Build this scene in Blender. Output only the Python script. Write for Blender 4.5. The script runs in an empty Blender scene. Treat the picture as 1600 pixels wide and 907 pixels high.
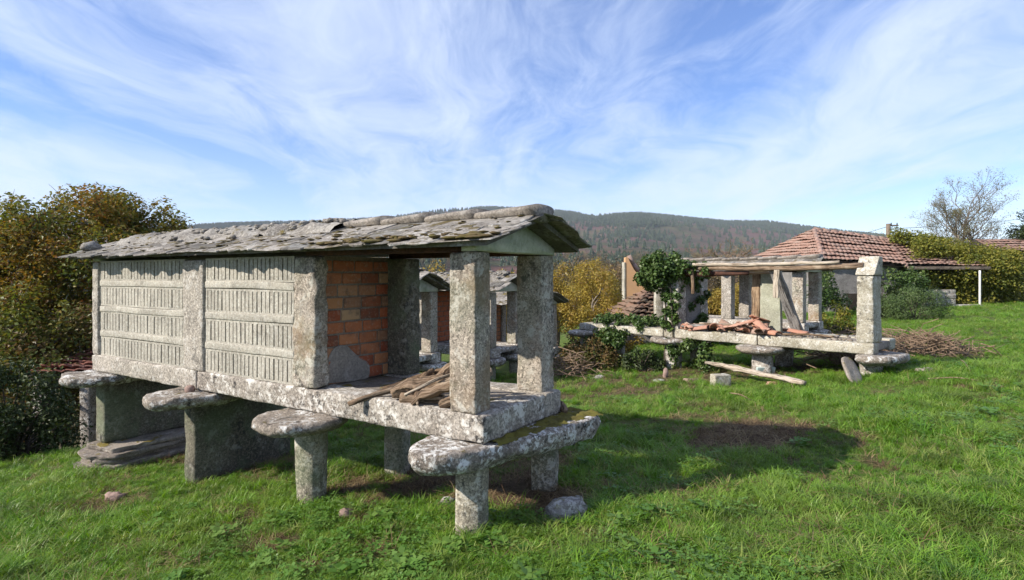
import bpy, math, random
import numpy as np
from mathutils import Vector, Matrix, Euler
R = math.radians
rnd = random.Random(7)
rng = np.random.default_rng(7)
scene = bpy.context.scene
COL = scene.collection

# ------------------------------------------------------------------ camera
CAMH = 1.70                      # eye height above the grass by the nearest leg
F = 910.0
cam_d = bpy.data.cameras.new('camera')
cam = bpy.data.objects.new('camera', cam_d); COL.objects.link(cam)
cam.location = (0, 0, CAMH); cam.rotation_euler = (R(90), 0, 0)
cam_d.sensor_width = 36.0; cam_d.lens = 36.0*F/1600.0
cam_d.shift_y = -22.5/1600.0
cam_d.clip_start = 0.05; cam_d.clip_end = 20000
scene.camera = cam
scene.view_settings.view_transform = 'Standard'
scene.view_settings.look = 'None'
scene.view_settings.exposure = 0.74
scene.view_settings.gamma = 1.0

# ------------------------------------------------------------------ light
SUN_AZ = (-0.94, -0.34)          # horizontal direction towards the sun
SUN_EL = R(33)
sd = bpy.data.lights.new('sun', 'SUN'); sd.energy = 5.0; sd.angle = R(0.53); sd.color = (1.0, 0.93, 0.82)
sun = bpy.data.objects.new('sun', sd); COL.objects.link(sun)
_l = math.hypot(*SUN_AZ)
sv = Vector((SUN_AZ[0]/_l*math.cos(SUN_EL), SUN_AZ[1]/_l*math.cos(SUN_EL), math.sin(SUN_EL)))
sun.rotation_euler = sv.to_track_quat('Z', 'Y').to_euler(); sun.location = (-40, -15, 40)

class NT:
    """small helper that wires shader nodes"""
    def __init__(s, nt): s.nt = nt; s.n = nt.nodes; s.l = nt.links
    def new(s, t, **kw):
        n = s.n.new(t)
        for k, v in kw.items(): setattr(n, k, v)
        return n
    def put(s, sock, v):
        if isinstance(v, bpy.types.NodeSocket): s.l.new(v, sock)
        elif v is not None: sock.default_value = v
    def math(s, op, a, b=None, clamp=False):
        n = s.new('ShaderNodeMath', operation=op); n.use_clamp = clamp
        s.put(n.inputs[0], a)
        if b is not None: s.put(n.inputs[1], b)
        return n.outputs[0]
    def vmath(s, op, a, b=None):
        n = s.new('ShaderNodeVectorMath', operation=op)
        s.put(n.inputs[0], a)
        if b is not None: s.put(n.inputs[1], b)
        return n.outputs[0]
    def noise(s, vec, scale=5, detail=4, rough=0.55, dist=0.0, out=0):
        n = s.new('ShaderNodeTexNoise'); s.put(n.inputs['Vector'], vec)
        n.inputs['Scale'].default_value = scale; n.inputs['Detail'].default_value = detail
        n.inputs['Roughness'].default_value = rough; n.inputs['Distortion'].default_value = dist
        return n.outputs[out]
    def voro(s, vec, scale=5, out='Distance', rand=1.0):
        n = s.new('ShaderNodeTexVoronoi'); s.put(n.inputs['Vector'], vec); n.inputs['Scale'].default_value = scale
        n.inputs['Randomness'].default_value = rand
        return n.outputs[out]
    def step(s, v, lo, hi):
        n = s.new('ShaderNodeMapRange'); n.interpolation_type = 'SMOOTHSTEP'
        s.put(n.inputs['Value'], v); n.inputs['From Min'].default_value = lo; n.inputs['From Max'].default_value = hi
        return n.outputs['Result']
    def mix(s, f, a, b, blend='MIX'):
        n = s.new('ShaderNodeMix', data_type='RGBA', blend_type=blend)
        s.put(n.inputs[0], f)
        for sock, v in ((n.inputs[6], a), (n.inputs[7], b)):
            if isinstance(v, tuple) and len(v) == 3: v = (*v, 1)
            s.put(sock, v)
        return n.outputs[2]
    def hsv(s, c, h=0.5, sa=1.0, v=1.0):
        n = s.new('ShaderNodeHueSaturation'); s.put(n.inputs['Color'], c)
        s.put(n.inputs['Hue'], h); s.put(n.inputs['Saturation'], sa); s.put(n.inputs['Value'], v)
        return n.outputs[0]
    def scale(s, vec, xyz):
        n = s.new('ShaderNodeMapping'); s.put(n.inputs['Vector'], vec); n.inputs['Scale'].default_value = xyz
        return n.outputs[0]

# ------------------------------------------------------------------ sky with thin cirrus
world = bpy.data.worlds.new('World'); scene.world = world; world.use_nodes = True
w = NT(world.node_tree); w.n.clear()
sky = w.new('ShaderNodeTexSky', sky_type='NISHITA'); sky.sun_disc = False
sky.sun_elevation = SUN_EL; sky.sun_rotation = math.atan2(SUN_AZ[0], SUN_AZ[1])
sky.altitude = 400; sky.air_density = 1.0; sky.dust_density = 0.05; sky.ozone_density = 2.0
geo = w.new('ShaderNodeTexCoord')
dirv = geo.outputs['Generated']
sep = w.new('ShaderNodeSeparateXYZ'); w.put(sep.inputs[0], dirv)
den = w.math('ADD', w.math('MAXIMUM', sep.outputs[2], 0.0), 0.16)
px = w.math('DIVIDE', sep.outputs[0], den); py = w.math('DIVIDE', sep.outputs[1], den)
cmb = w.new('ShaderNodeCombineXYZ'); w.put(cmb.inputs[0], px); w.put(cmb.inputs[1], py)
P2 = cmb.outputs[0]
warp = w.noise(w.scale(P2, (0.9, 0.5, 1)), 1.0, 3, 0.5, out=1)
Pw = w.vmath('ADD', P2, w.vmath('MULTIPLY', w.vmath('SUBTRACT', warp, (0.5, 0.5, 0.5)), (1.2, 1.2, 0)))
cov = w.noise(w.vmath('ADD', w.scale(Pw, (0.80, 0.34, 1)), (3.7, 1.9, 0)), 1.0, 3, 0.5)
stk = w.noise(w.vmath('ADD', w.scale(Pw, (2.0, 0.55, 1)), (9.2, 4.4, 0)), 1.0, 8, 0.62, 0.3)
fin = w.noise(w.vmath('ADD', w.scale(Pw, (4.0, 2.2, 1)), (1.2, 7.4, 0)), 1.0, 9, 0.68, 0.8)
den_ = w.math('ADD', w.math('MULTIPLY', cov, 1.15), w.math('MULTIPLY', stk, 0.85))
den_ = w.math('ADD', den_, w.math('MULTIPLY', w.math('SUBTRACT', fin, 0.2), 0.62))
mask = w.step(den_, 0.77, 1.50)
hor = w.step(sep.outputs[2], 0.30, 0.02)
mask = w.math('MULTIPLY', mask, 0.86)
veil = w.math('ADD', 0.13, w.math('MULTIPLY', hor, 0.12))
mask = w.math('MAXIMUM', mask, veil)
skyc = w.mix(1.0, w.hsv(sky.outputs[0], 0.510, 1.34, 1.10), (0.98, 0.985, 1.10), 'MULTIPLY')
colr = w.mix(mask, skyc, (5.3, 6.05, 7.5))
bg = w.new('ShaderNodeBackground'); w.put(bg.inputs[0], colr); bg.inputs[1].default_value = 0.097
wo = w.new('ShaderNodeOutputWorld'); w.put(wo.inputs[0], bg.outputs[0])

# ------------------------------------------------------------------ object helpers
def at(u, v, Y):
    """photo pixel at depth Y -> world point"""
    return np.array([(u-800.0)/F*Y, Y, CAMH+(431.0-v)/F*Y])

def mesh_from(name, verts, faces, mat=None, smooth=True):
    me = bpy.data.meshes.new(name)
    verts = np.asarray(verts, dtype=np.float32)
    if isinstance(faces, np.ndarray) and faces.ndim == 2:
        k = faces.shape[1]; nf = faces.shape[0]
        me.vertices.add(len(verts)); me.vertices.foreach_set('co', verts.ravel())
        me.loops.add(nf*k); me.loops.foreach_set('vertex_index', faces.astype(np.int32).ravel())
        me.polygons.add(nf); me.polygons.foreach_set('loop_start', np.arange(0, nf*k, k, dtype=np.int32))
        me.polygons.foreach_set('loop_total', np.full(nf, k, dtype=np.int32))
        me.update(calc_edges=True)
    else:
        me.from_pydata([tuple(map(float, v)) for v in verts], [], [tuple(map(int, f)) for f in faces]); me.update()
    me.polygons.foreach_set('use_smooth', np.full(len(me.polygons), bool(smooth)))
    if mat: me.materials.append(mat)
    return me

def link(name, me, parent=None, loc=None, rot=None, label=None, cat=None, group=None, kind=None):
    o = bpy.data.objects.new(name, me); COL.objects.link(o)
    if parent is not None: o.parent = parent
    if loc is not None: o.location = loc
    if rot is not None: o.rotation_euler = rot
    tag(o, label, cat, group, kind)
    return o

def tag(o, label=None, cat=None, group=None, kind=None):
    if label: o['label'] = label
    if cat: o['category'] = cat
    if group: o['group'] = group
    if kind: o['kind'] = kind
    return o

def empty(name, loc, rz=0.0, label=None, cat=None, group=None):
    o = bpy.data.objects.new(name, None); COL.objects.link(o)
    o.empty_display_size = 0.2
    o.location = loc; o.rotation_euler = (0, 0, rz)
    return tag(o, label, cat, group)

class MB:
    """collects verts and faces (mixed polygons) for one mesh"""
    def __init__(s): s.v = []; s.f = []
    def add(s, verts, faces):
        b = len(s.v); s.v.extend([tuple(map(float, p)) for p in verts])
        s.f.extend([tuple(int(i)+b for i in f) for f in faces]); return s
    def mesh(s, name, mat, smooth=True): return mesh_from(name, s.v, s.f, mat, smooth)

# numpy value noise
def _hash(ix, iy, iz, seed):
    h = (ix*374761393 + iy*668265263 + iz*2147483647 + seed*974711) & 0x7fffffff
    h = ((h ^ (h >> 13))*1274126177) & 0x7fffffff
    h = h ^ (h >> 16)
    return (h & 0xffff)/65535.0
def vnoise(p, seed=0):
    p = np.asarray(p, dtype=np.float64); i = np.floor(p).astype(np.int64); f = p-i
    u = f*f*(3-2*f); out = 0
    for dx in (0, 1):
        wx = u[:, 0] if dx else 1-u[:, 0]
        for dy in (0, 1):
            wy = u[:, 1] if dy else 1-u[:, 1]
            for dz in (0, 1):
                wz = u[:, 2] if dz else 1-u[:, 2]
                out = out + wx*wy*wz*_hash(i[:, 0]+dx, i[:, 1]+dy, i[:, 2]+dz, seed)
    return out*2-1
def fbm(p, seed=0, oct=3):
    a = 1.0; t = 0; s = 0
    p = np.asarray(p, dtype=np.float64)
    for k in range(oct):
        t = t+a*vnoise(p*(2**k), seed+k*17); s += a; a *= 0.5
    return t/s
def fbm3(p, seed=0, oct=3):
    return np.stack([fbm(p, seed, oct), fbm(p, seed+101, oct), fbm(p, seed+202, oct)], 1)
def sstep(x, a, b):
    t = np.clip((np.asarray(x, float)-a)/(b-a), 0, 1); return t*t*(3-2*t)

# ------------------------------------------------------------------ stone shapes
def lattice(xs, ys, zs):
    """surface of a box lattice: verts and quads"""
    idx = {}; V = []; Fc = []
    nx, ny, nz = len(xs)-1, len(ys)-1, len(zs)-1
    def g(i, j, k):
        key = (i, j, k)
        if key not in idx: idx[key] = len(V); V.append((xs[i], ys[j], zs[k]))
        return idx[key]
    for i in range(nx):
        for j in range(ny):
            Fc.append((g(i, j, 0), g(i, j+1, 0), g(i+1, j+1, 0), g(i+1, j, 0)))
            Fc.append((g(i, j, nz), g(i+1, j, nz), g(i+1, j+1, nz), g(i, j+1, nz)))
    for i in range(nx):
        for k in range(nz):
            Fc.append((g(i, 0, k), g(i+1, 0, k), g(i+1, 0, k+1), g(i, 0, k+1)))
            Fc.append((g(i, ny, k), g(i, ny, k+1), g(i+1, ny, k+1), g(i+1, ny, k)))
    for j in range(ny):
        for k in range(nz):
            Fc.append((g(0, j, k), g(0, j, k+1), g(0, j+1, k+1), g(0, j+1, k)))
            Fc.append((g(nx, j, k), g(nx, j+1, k), g(nx, j+1, k+1), g(nx, j, k+1)))
    return np.array(V), np.array(Fc)
def _axis(h, r, cell):
    n = max(1, int(round((2*h-2*r)/cell)))
    return np.concatenate([[-h, -h+r*0.35], np.linspace(-h+r, h-r, n+1), [h-r*0.35, h]])
def stone(size, r=0.02, cell=0.05, amp=0.008, freq=6.0, seed=0, taper=None):
    """rough block centred on the origin with worn edges"""
    h = np.array(size)/2; r = min(r, h.min()*0.6)
    V, Fc = lattice(_axis(h[0], r, cell), _axis(h[1], r, cell), _axis(h[2], r, cell))
    inn = np.clip(V, -(h-r), h-r); d = V-inn; L = np.linalg.norm(d, axis=1, keepdims=True)
    V = inn+np.where(L > 1e-9, d/np.maximum(L, 1e-9)*np.minimum(L, r), 0)
    if taper is not None: V = taper(V)
    V = V+amp*fbm3(V*freq+seed*3.17, seed, 3)
    if cell <= .05 and amp > .004: V = V+amp*.55*fbm3(V*31+seed, seed+9, 2)
    return V, Fc
def box(size):
    h = np.array(size)/2
    V = np.array([(sx, sy, sz) for sx in (-1, 1) for sy in (-1, 1) for sz in (-1, 1)])*h
    return V, np.array([(0, 1, 3, 2), (4, 6, 7, 5), (0, 4, 5, 1), (2, 3, 7, 6), (0, 2, 6, 4), (1, 5, 7, 3)])
def rotz(V, a):
    c, s = math.cos(a), math.sin(a); V = np.asarray(V)
    return np.stack([V[:, 0]*c-V[:, 1]*s, V[:, 0]*s+V[:, 1]*c, V[:, 2]], 1)
def column(r0, r1, h, n=20, rings=9, amp=0.008, seed=0, ex=0.0):
    """rough round or squarish post standing on z=0"""
    V = []; Fc = []
    prof = [(0.0, 0)]+[(1.0, t) for t in np.linspace(0, 1, rings)]+[(0.0, 1)]
    a = np.arange(n)*2*math.pi/n
    for (q, t) in prof:
        rr = (r0+(r1-r0)*t)*(q if q else 0.02)
        k = 1.0/np.maximum(np.abs(np.cos(a)), np.abs(np.sin(a))); k = 1+(k-1)*ex
        V.append(np.stack([rr*k*np.cos(a), rr*k*np.sin(a), np.full(n, t*h)], 1))
    V = np.concatenate(V)
    for i in range(len(prof)-1):
        for j in range(n):
            Fc.append((i*n+j, i*n+(j+1) % n, (i+1)*n+(j+1) % n, (i+1)*n+j))
    Fc.append(tuple(range(n-1, -1, -1))); m = (len(prof)-1)*n; Fc.append(tuple(range(m, m+n)))
    V = V+amp*fbm3(V*9+seed*5.3, seed, 3)
    return V, Fc
def slab(poly, z0, z1, n=44, amp=0.012, seed=0, bulge=0.03, round_=0.04, freq=7):
    """flat worn stone from an outline; rounded rim"""
    P = np.array(poly, float); c = P.mean(0)
    Q = np.concatenate([P, P[:1]]); seg = np.linalg.norm(np.diff(Q, axis=0), axis=1); s = np.concatenate([[0], np.cumsum(seg)])
    t = np.linspace(0, s[-1], n, endpoint=False)
    O = np.stack([np.interp(t, s, Q[:, 0]), np.interp(t, s, Q[:, 1])], 1)
    for _ in range(2): O = (np.roll(O, 1, 0)+2*O+np.roll(O, -1, 0))/4
    th = z1-z0; rad = np.linalg.norm(O-c, axis=1, keepdims=True)
    prof = [(0.02, z1), (0.25, z1), (0.5, z1), (0.72, z1), (0.88, z1-.003), (0, z1-.006, round_*.75), (0, z1-th*.10, round_*.12), (0, z1-th*.25, -bulge*.25), (0, z1-th*.42, -bulge*.5), (0, z1-th*.6, -bulge*.1), (0, z1-th*.8, round_*.8),
            (0, z0+th*.05, round_*1.6), (0, z0, round_*2.2), (0.7, z0), (0.35, z0), (0.02, z0)]
    V = []
    for pr in prof:
        if len(pr) == 2: X = c+(O-c)*pr[0]
        else: X = c+(O-c)*(1-pr[2]/rad)
        V.append(np.concatenate([X, np.full((n, 1), pr[1])], 1))
    V = np.concatenate(V); Fc = []
    for i in range(len(prof)-1):
        for j in range(n):
            Fc.append((i*n+j, (i+1)*n+j, (i+1)*n+(j+1) % n, i*n+(j+1) % n))
    Fc.append(tuple(range(n))); m = (len(prof)-1)*n; Fc.append(tuple(range(m+n-1, m-1, -1)))
    V = V+amp*fbm3(V*np.array([freq, freq, freq*2.2])+seed*4.1, seed, 3)
    if n >= 40: V = V+amp*1.5*fbm3(V*np.array([15, 15, 30])+seed, seed+4, 4)*np.array([1, 1, .55])
    return V, Fc
def lump(rx, ry, rz, n=14, m=9, amp=0.25, seed=0, freq=1.6, flat=0.0):
    """irregular field stone"""
    V = []; Fc = []
    for i in range(m+1):
        ph = math.pi*i/m
        for j in range(n):
            th = 2*math.pi*j/n; V.append((math.sin(ph)*math.cos(th), math.sin(ph)*math.sin(th), math.cos(ph)))
    V = np.array(V); k = 1+amp*fbm(V*freq+seed*7.7, seed, 3); V = V*k[:, None]
    V = np.sign(V)*np.abs(V)**0.85
    V = V*np.array([rx, ry, rz])
    for i in range(m):
        for j in range(n):
            Fc.append((i*n+j, (i+1)*n+j, (i+1)*n+(j+1) % n, i*n+(j+1) % n))
    return V, np.array(Fc)
def tube(path, radii, n=6, seed=0, amp=0.0, cap=True, flat=1.0):
    """tapering tube along a path"""
    Pp = np.array(path, float); k = len(Pp); V = []; Fc = []
    rr = np.broadcast_to(np.array(radii, float), (k,))
    T = np.gradient(Pp, axis=0); T /= np.maximum(np.linalg.norm(T, axis=1, keepdims=True), 1e-9)
    up = np.array([0, 0, 1.0]) if abs(T[0, 2]) < 0.9 else np.array([1.0, 0, 0])
    s = np.cross(T[0], up); s /= np.linalg.norm(s)
    ang = np.arange(n)*2*math.pi/n
    for i in range(k):
        s = s-T[i]*np.dot(s, T[i]); s /= max(np.linalg.norm(s), 1e-9); q = np.cross(T[i], s)
        V.append(Pp[i]+rr[i]*(np.cos(ang)[:, None]*s+flat*np.sin(ang)[:, None]*q))
    V = np.concatenate(V)
    for i in range(k-1):
        for j in range(n): Fc.append((i*n+j, i*n+(j+1) % n, (i+1)*n+(j+1) % n, (i+1)*n+j))
    if cap:
        Fc.append(tuple(range(n-1, -1, -1))); Fc.append(tuple(range((k-1)*n, k*n)))
    if amp: V = V+amp*fbm3(V*22+seed*3.3, seed, 2)
    return V, Fc

# ------------------------------------------------------------------ materials
def new_mat(name):
    m = bpy.data.materials.new(name); m.use_nodes = True
    t = NT(m.node_tree); b = t.n['Principled BSDF']
    b.inputs['Roughness'].default_value = 0.9; b.inputs['Specular IOR Level'].default_value = 0.25
    return m, t, b
def objco(t, rand=True):
    tc = t.new('ShaderNodeTexCoord'); v = tc.outputs['Object']
    if rand:
        oi = t.new('ShaderNodeObjectInfo')
        v = t.vmath('ADD', v, t.vmath('SCALE', (13.0, 7.0, 5.0), None))
        t.put(v.node.inputs[1].links[0].from_node.inputs['Scale'], oi.outputs['Random'])
    return v
def bump(t, b, h, dist=0.01, strength=1.0):
    n = t.new('ShaderNodeBump'); n.inputs['Distance'].default_value = dist; n.inputs['Strength'].default_value = strength
    t.put(n.inputs['Height'], h); t.put(b.inputs['Normal'], n.outputs[0])
def normal_z(t):
    g = t.new('ShaderNodeNewGeometry'); s = t.new('ShaderNodeSeparateXYZ'); t.put(s.inputs[0], g.outputs['Normal']); return s.outputs[2]

def stone_mat(name, base, dark, lichen=(0.62, 0.60, 0.56), la=0.5, sp=0.5, grain=0.5, moss=0.0, mosscol=(0.10, 0.10, 0.02), green=0.0, tint=None, bd=0.012, vary=0.0):
    m, t, b = new_mat(name); v = objco(t)
    n1 = t.noise(v, 2.2, 6, 0.6); c = t.mix(t.step(n1, 0.35, 0.68), dark, base)
    if vary:
        oi = t.new('ShaderNodeObjectInfo'); c = t.hsv(c, 0.5, 1.0, t.math('ADD', 1-vary, t.math('MULTIPLY', oi.outputs['Random'], 2*vary)))
    n0 = t.noise(v, 42, 6, 0.78)                     # crystals in the granite
    c = t.mix(t.math('MULTIPLY', t.step(n0, 0.49, 0.60), grain*0.75), c, tuple(min(.62, x*1.85) for x in base))
    n0b = t.noise(v, 58, 5, 0.75)
    c = t.mix(t.math('MULTIPLY', t.step(n0b, 0.50, 0.60), grain*0.85), c, tuple(x*0.22 for x in base))
    if tint:
        n5 = t.noise(v, 1.3, 4, 0.6, 0.6); c = t.mix(t.math('MULTIPLY', t.step(n5, 0.5, 0.68), 0.75), c, tint)
    n2 = t.noise(v, 13, 7, 0.70); n2l = t.noise(v, 2.8, 3, 0.5)
    dk = t.math('MULTIPLY', t.step(n2, 0.53, 0.60), t.step(n2l, 0.42, 0.60))
    c = t.mix(t.math('MULTIPLY', dk, sp), c, (0.035, 0.032, 0.03))
    n3 = t.noise(v, 5.5, 4, 0.6); n3l = t.noise(v, 24, 6, 0.72); n3b = t.noise(v, 11, 5, 0.66)
    th = 0.61-0.16*la
    fine = t.math('MULTIPLY', t.step(n3l, 0.49, 0.57), t.step(n3, th-.10, th+0.08))      # crusts of small rosettes
    spot = t.math('MULTIPLY', t.step(n3b, 0.585, 0.61), t.step(n3, th-.06, th+0.05))     # a few larger white plates
    lc = t.mix(t.noise(v, 40, 3, 0.7), tuple(x*.72 for x in lichen), tuple(min(.78, x*1.1) for x in lichen))
    li = t.math('MAXIMUM', t.math('MULTIPLY', fine, 0.85), spot)
    c = t.mix(t.math('MULTIPLY', li, min(1, la*1.25)), c, lc)
    if green:
        n4 = t.noise(v, 3.1, 5, 0.6); c = t.mix(t.math('MULTIPLY', t.step(n4, 0.44, 0.62), green), c, (0.13, 0.17, 0.09))
    h = t.math('ADD', t.math('MULTIPLY', n1, 0.5), t.math('ADD', t.math('MULTIPLY', n2, 0.7), t.math('MULTIPLY', n0, 0.35)))
    if moss:
        nz = normal_z(t); n6 = t.noise(v, 5, 6, 0.65)
        mk = t.math('MULTIPLY', t.step(nz, 0.45, 0.8), t.step(n6, 0.62-0.3*moss, 0.70-0.3*moss))
        n7 = t.noise(v, 30, 4, 0.7); mc = t.mix(n7, mosscol, tuple(x*2.1 for x in mosscol))
        c = t.mix(mk, c, mc); h = t.math('ADD', h, t.math('MULTIPLY', mk, t.math('MULTIPLY', n7, 1.2)))
    t.put(b.inputs['Base Color'], c)
    bump(t, b, h, bd, 1.0)
    return m

M = {}
M['granite'] = stone_mat('granite_lichen', (0.31, 0.275, 0.235), (0.17, 0.145, 0.12), lichen=(0.60, 0.57, 0.52), la=0.80, sp=0.95, grain=0.85)
M['granite_post'] = stone_mat('granite_post', (0.33, 0.285, 0.235), (0.21, 0.175, 0.14), lichen=(0.55, 0.515, 0.45), la=0.58, sp=0.75, grain=1.0, tint=(0.23, 0.15, 0.085), bd=0.02, green=.2)
M['granite_green'] = stone_mat('granite_green', (0.235, 0.205, 0.155), (0.11, 0.092, 0.068), la=0.30, sp=0.85, grain=0.8, green=0.55, bd=.016)
M['granite_dark'] = stone_mat('granite_mossy_shade', (0.15, 0.135, 0.10), (0.07, 0.062, 0.046), lichen=(0.45, 0.43, 0.38), la=0.28, sp=0.8, grain=0.8, green=0.4, bd=.018)  # mossy granite, base colour darkened further to carry the deep shade
M['leg'] = stone_mat('granite_leg', (0.34, 0.30, 0.235), (0.16, 0.14, 0.10), lichen=(0.60, 0.57, 0.50), la=0.55, sp=0.6, grain=1.0, green=0.4, bd=.02)
M['granite_pale'] = stone_mat('granite_pale', (0.40, 0.36, 0.285), (0.25, 0.22, 0.165), lichen=(0.62, 0.60, 0.55), la=0.55, sp=0.7, grain=0.6, moss=0.1, bd=.016)
M['concrete'] = stone_mat('concrete_panel', (0.385, 0.352, 0.295), (0.28, 0.255, 0.212), la=0.12, sp=0.30, grain=0.55, bd=0.008)
M['sill'] = stone_mat('granite_sill', (0.33, 0.295, 0.25), (0.22, 0.195, 0.165), lichen=(0.60, 0.575, 0.53), la=0.42, sp=0.6, grain=0.9)
M['cap'] = stone_mat('capstone', (0.26, 0.22, 0.18), (0.15, 0.125, 0.10), lichen=(0.68, 0.67, 0.64), la=0.62, sp=0.85, grain=0.8, moss=0.03, mosscol=(0.10, 0.08, 0.02), bd=0.024)
M['cap_moss'] = stone_mat('capstone_moss', (0.25, 0.215, 0.18), (0.15, 0.125, 0.105), lichen=(0.70, 0.69, 0.66), la=0.85, sp=0.95, grain=0.8, moss=0.12, mosscol=(0.10, 0.08, 0.016), bd=0.024)
M['slate'] = stone_mat('slate', (0.27, 0.245, 0.215), (0.135, 0.118, 0.10), lichen=(0.46, 0.45, 0.42), la=0.45, sp=0.9, grain=0.4, moss=0.30, mosscol=(0.065, 0.05, 0.02), bd=0.014, vary=.22)
M['slate_dark'] = stone_mat('slate_edge_dark', (0.16, 0.15, 0.13), (0.08, 0.07, 0.06), lichen=(0.40, 0.40, 0.38), la=0.35, sp=0.6, grain=0.3, moss=0.15, mosscol=(0.06, 0.05, 0.02), vary=.2)
M['ridge'] = stone_mat('ridge_cement', (0.25, 0.22, 0.19), (0.17, 0.148, 0.125), lichen=(0.38, 0.36, 0.33), la=0.3, sp=0.6, grain=0.6)
M['rubble_ridge'] = stone_mat('rubble_ridge', (0.27, 0.25, 0.22), (0.12, 0.105, 0.09), lichen=(0.42, 0.41, 0.38), la=0.3, sp=0.6, grain=0.6, moss=0.2, mosscol=(0.09, 0.07, 0.02))
M['gable'] = stone_mat('gable_slab', (0.60, 0.59, 0.52), (0.42, 0.43, 0.34), la=0.1, sp=0.3, grain=0.2, green=0.45)
M['cement'] = stone_mat('cement', (0.25, 0.225, 0.20), (0.16, 0.14, 0.12), la=0.15, sp=0.3, grain=0.4)
M['mortar'] = stone_mat('mortar', (0.22, 0.18, 0.145), (0.12, 0.095, 0.075), la=0.0, sp=0.2, grain=0.4)
M['rock'] = stone_mat('field_rock', (0.30, 0.28, 0.26), (0.14, 0.125, 0.115), lichen=(0.55, 0.54, 0.52), la=0.5, sp=0.5, grain=0.5, moss=0.35, mosscol=(0.10, 0.09, 0.02))
M['rock_pink'] = stone_mat('rounded_rock', (0.30, 0.21, 0.175), (0.22, 0.15, 0.125), la=0.1, sp=0.1, grain=0.3)
M['schist'] = stone_mat('schist_flag', (0.27, 0.23, 0.19), (0.15, 0.125, 0.105), lichen=(0.45, 0.43, 0.40), la=0.3, sp=0.4, grain=0.4, moss=0.3, mosscol=(0.11, 0.085, 0.02))
M['slab_green'] = stone_mat('schist_slab_green', (0.33, 0.33, 0.25), (0.24, 0.235, 0.175), lichen=(0.45, 0.44, 0.38), la=0.25, sp=0.2, grain=0.3)
M['house_wall'] = stone_mat('house_wall', (0.22, 0.205, 0.195), (0.14, 0.13, 0.12), la=0.1, sp=0.4, grain=0.4)

def wood_mat(name, a, b_, c_=None, sc=1.0, grain=False):
    m, t, b = new_mat(name); v = objco(t)
    if grain:                                         # fibres follow the length of the piece
        at_ = t.new('ShaderNodeAttribute'); at_.attribute_name = 'grain'; gv = at_.outputs['Vector']
        g = t.noise(t.scale(gv, (95, 95, 95)), 1.0, 6, 0.7, 0.4)
        dk = t.noise(t.scale(gv, (55, 55, 40)), 1.0, 4, 0.6)
    else:
        g = t.noise(t.scale(v, (14*sc, 14*sc, 14*sc)), 1.0, 6, 0.65, 1.2); dk = g
    n = t.noise(v, 4*sc, 5, 0.6)
    c = t.mix(t.step(g, 0.35, 0.65), a, b_)
    c = t.mix(t.math('MULTIPLY', t.step(n, 0.5, 0.66), 0.8), c, c_ or tuple(x*0.5 for x in a))
    if grain: c = t.mix(t.math('MULTIPLY', t.step(dk, 0.52, 0.62), 0.85), c, (0.03, 0.02, 0.014))
    t.put(b.inputs['Base Color'], c)
    bump(t, b, t.math('ADD', g, t.math('MULTIPLY', t.noise(v, 60*sc, 3, 0.6), 0.4)), 0.012, 1.0)
    return m
M['wood_old'] = wood_mat('weathered_wood', (0.12, 0.075, 0.045), (0.29, 0.21, 0.145), (0.38, 0.30, 0.22), grain=True)
M['wood_brown'] = wood_mat('brown_wood', (0.10, 0.06, 0.035), (0.22, 0.15, 0.095), (0.30, 0.23, 0.17), grain=True)
M['wood_grey'] = wood_mat('grey_wood', (0.16, 0.15, 0.14), (0.30, 0.28, 0.26), (0.10, 0.095, 0.09), grain=True)
M['wood_pale'] = wood_mat('pale_wood', (0.36, 0.29, 0.22), (0.48, 0.42, 0.34), (0.27, 0.20, 0.14), grain=True)
M['wood_plank'] = wood_mat('plank_wood', (0.24, 0.155, 0.09), (0.36, 0.26, 0.17), (0.15, 0.09, 0.05), grain=True)
M['wood_purlin'] = wood_mat('purlin_wood', (0.05, 0.025, 0.018), (0.09, 0.042, 0.028), (0.04, 0.02, 0.015))
M['bark'] = wood_mat('bark', (0.06, 0.047, 0.036), (0.12, 0.10, 0.08), (0.05, 0.05, 0.03))
M['twig'] = wood_mat('dry_twig', (0.17, 0.115, 0.075), (0.27, 0.19, 0.13), (0.12, 0.08, 0.05))
M['bark_pale'] = wood_mat('pale_bark', (0.16, 0.13, 0.10), (0.24, 0.20, 0.16), (0.10, 0.085, 0.07))
M['pole'] = wood_mat('pole_wood', (0.12, 0.09, 0.07), (0.2, 0.16, 0.12))

def clay_mat(name, cols, wear=0.4, stain=(0.10, 0.07, 0.055), streak=False):
    m, t, b = new_mat(name); v = objco(t)
    oi = t.new('ShaderNodeObjectInfo')
    rp = t.new('ShaderNodeValToRGB'); rp.color_ramp.interpolation = 'LINEAR'
    el = rp.color_ramp.elements
    el[0].position = 0; el[0].color = (*cols[0], 1); el[1].position = 1; el[1].color = (*cols[-1], 1)
    for i, cc in enumerate(cols[1:-1], 1):
        e = el.new(i/(len(cols)-1)); e.color = (*cc, 1)
    t.put(rp.inputs[0], oi.outputs['Random'])
    n = t.noise(v, 9, 6, 0.65); n2 = t.noise(v, 40, 4, 0.6)
    c = t.mix(t.math('MULTIPLY', t.step(n, 0.50, 0.68), wear), rp.outputs[0], stain)
    c = t.mix(t.math('MULTIPLY', t.step(n2, 0.5, 0.7), wear*0.6), c, (0.42, 0.30, 0.22))
    t.put(b.inputs['Base Color'], c)
    h = n2
    if streak:                                        # comb marks on hollow brick
        h = t.math('ADD', n2, t.math('MULTIPLY', t.noise(t.scale(v, (3, 3, 190)), 1.0, 2, 0.5), 1.2))
    bump(t, b, h, 0.004, 0.8)
    return m
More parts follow.
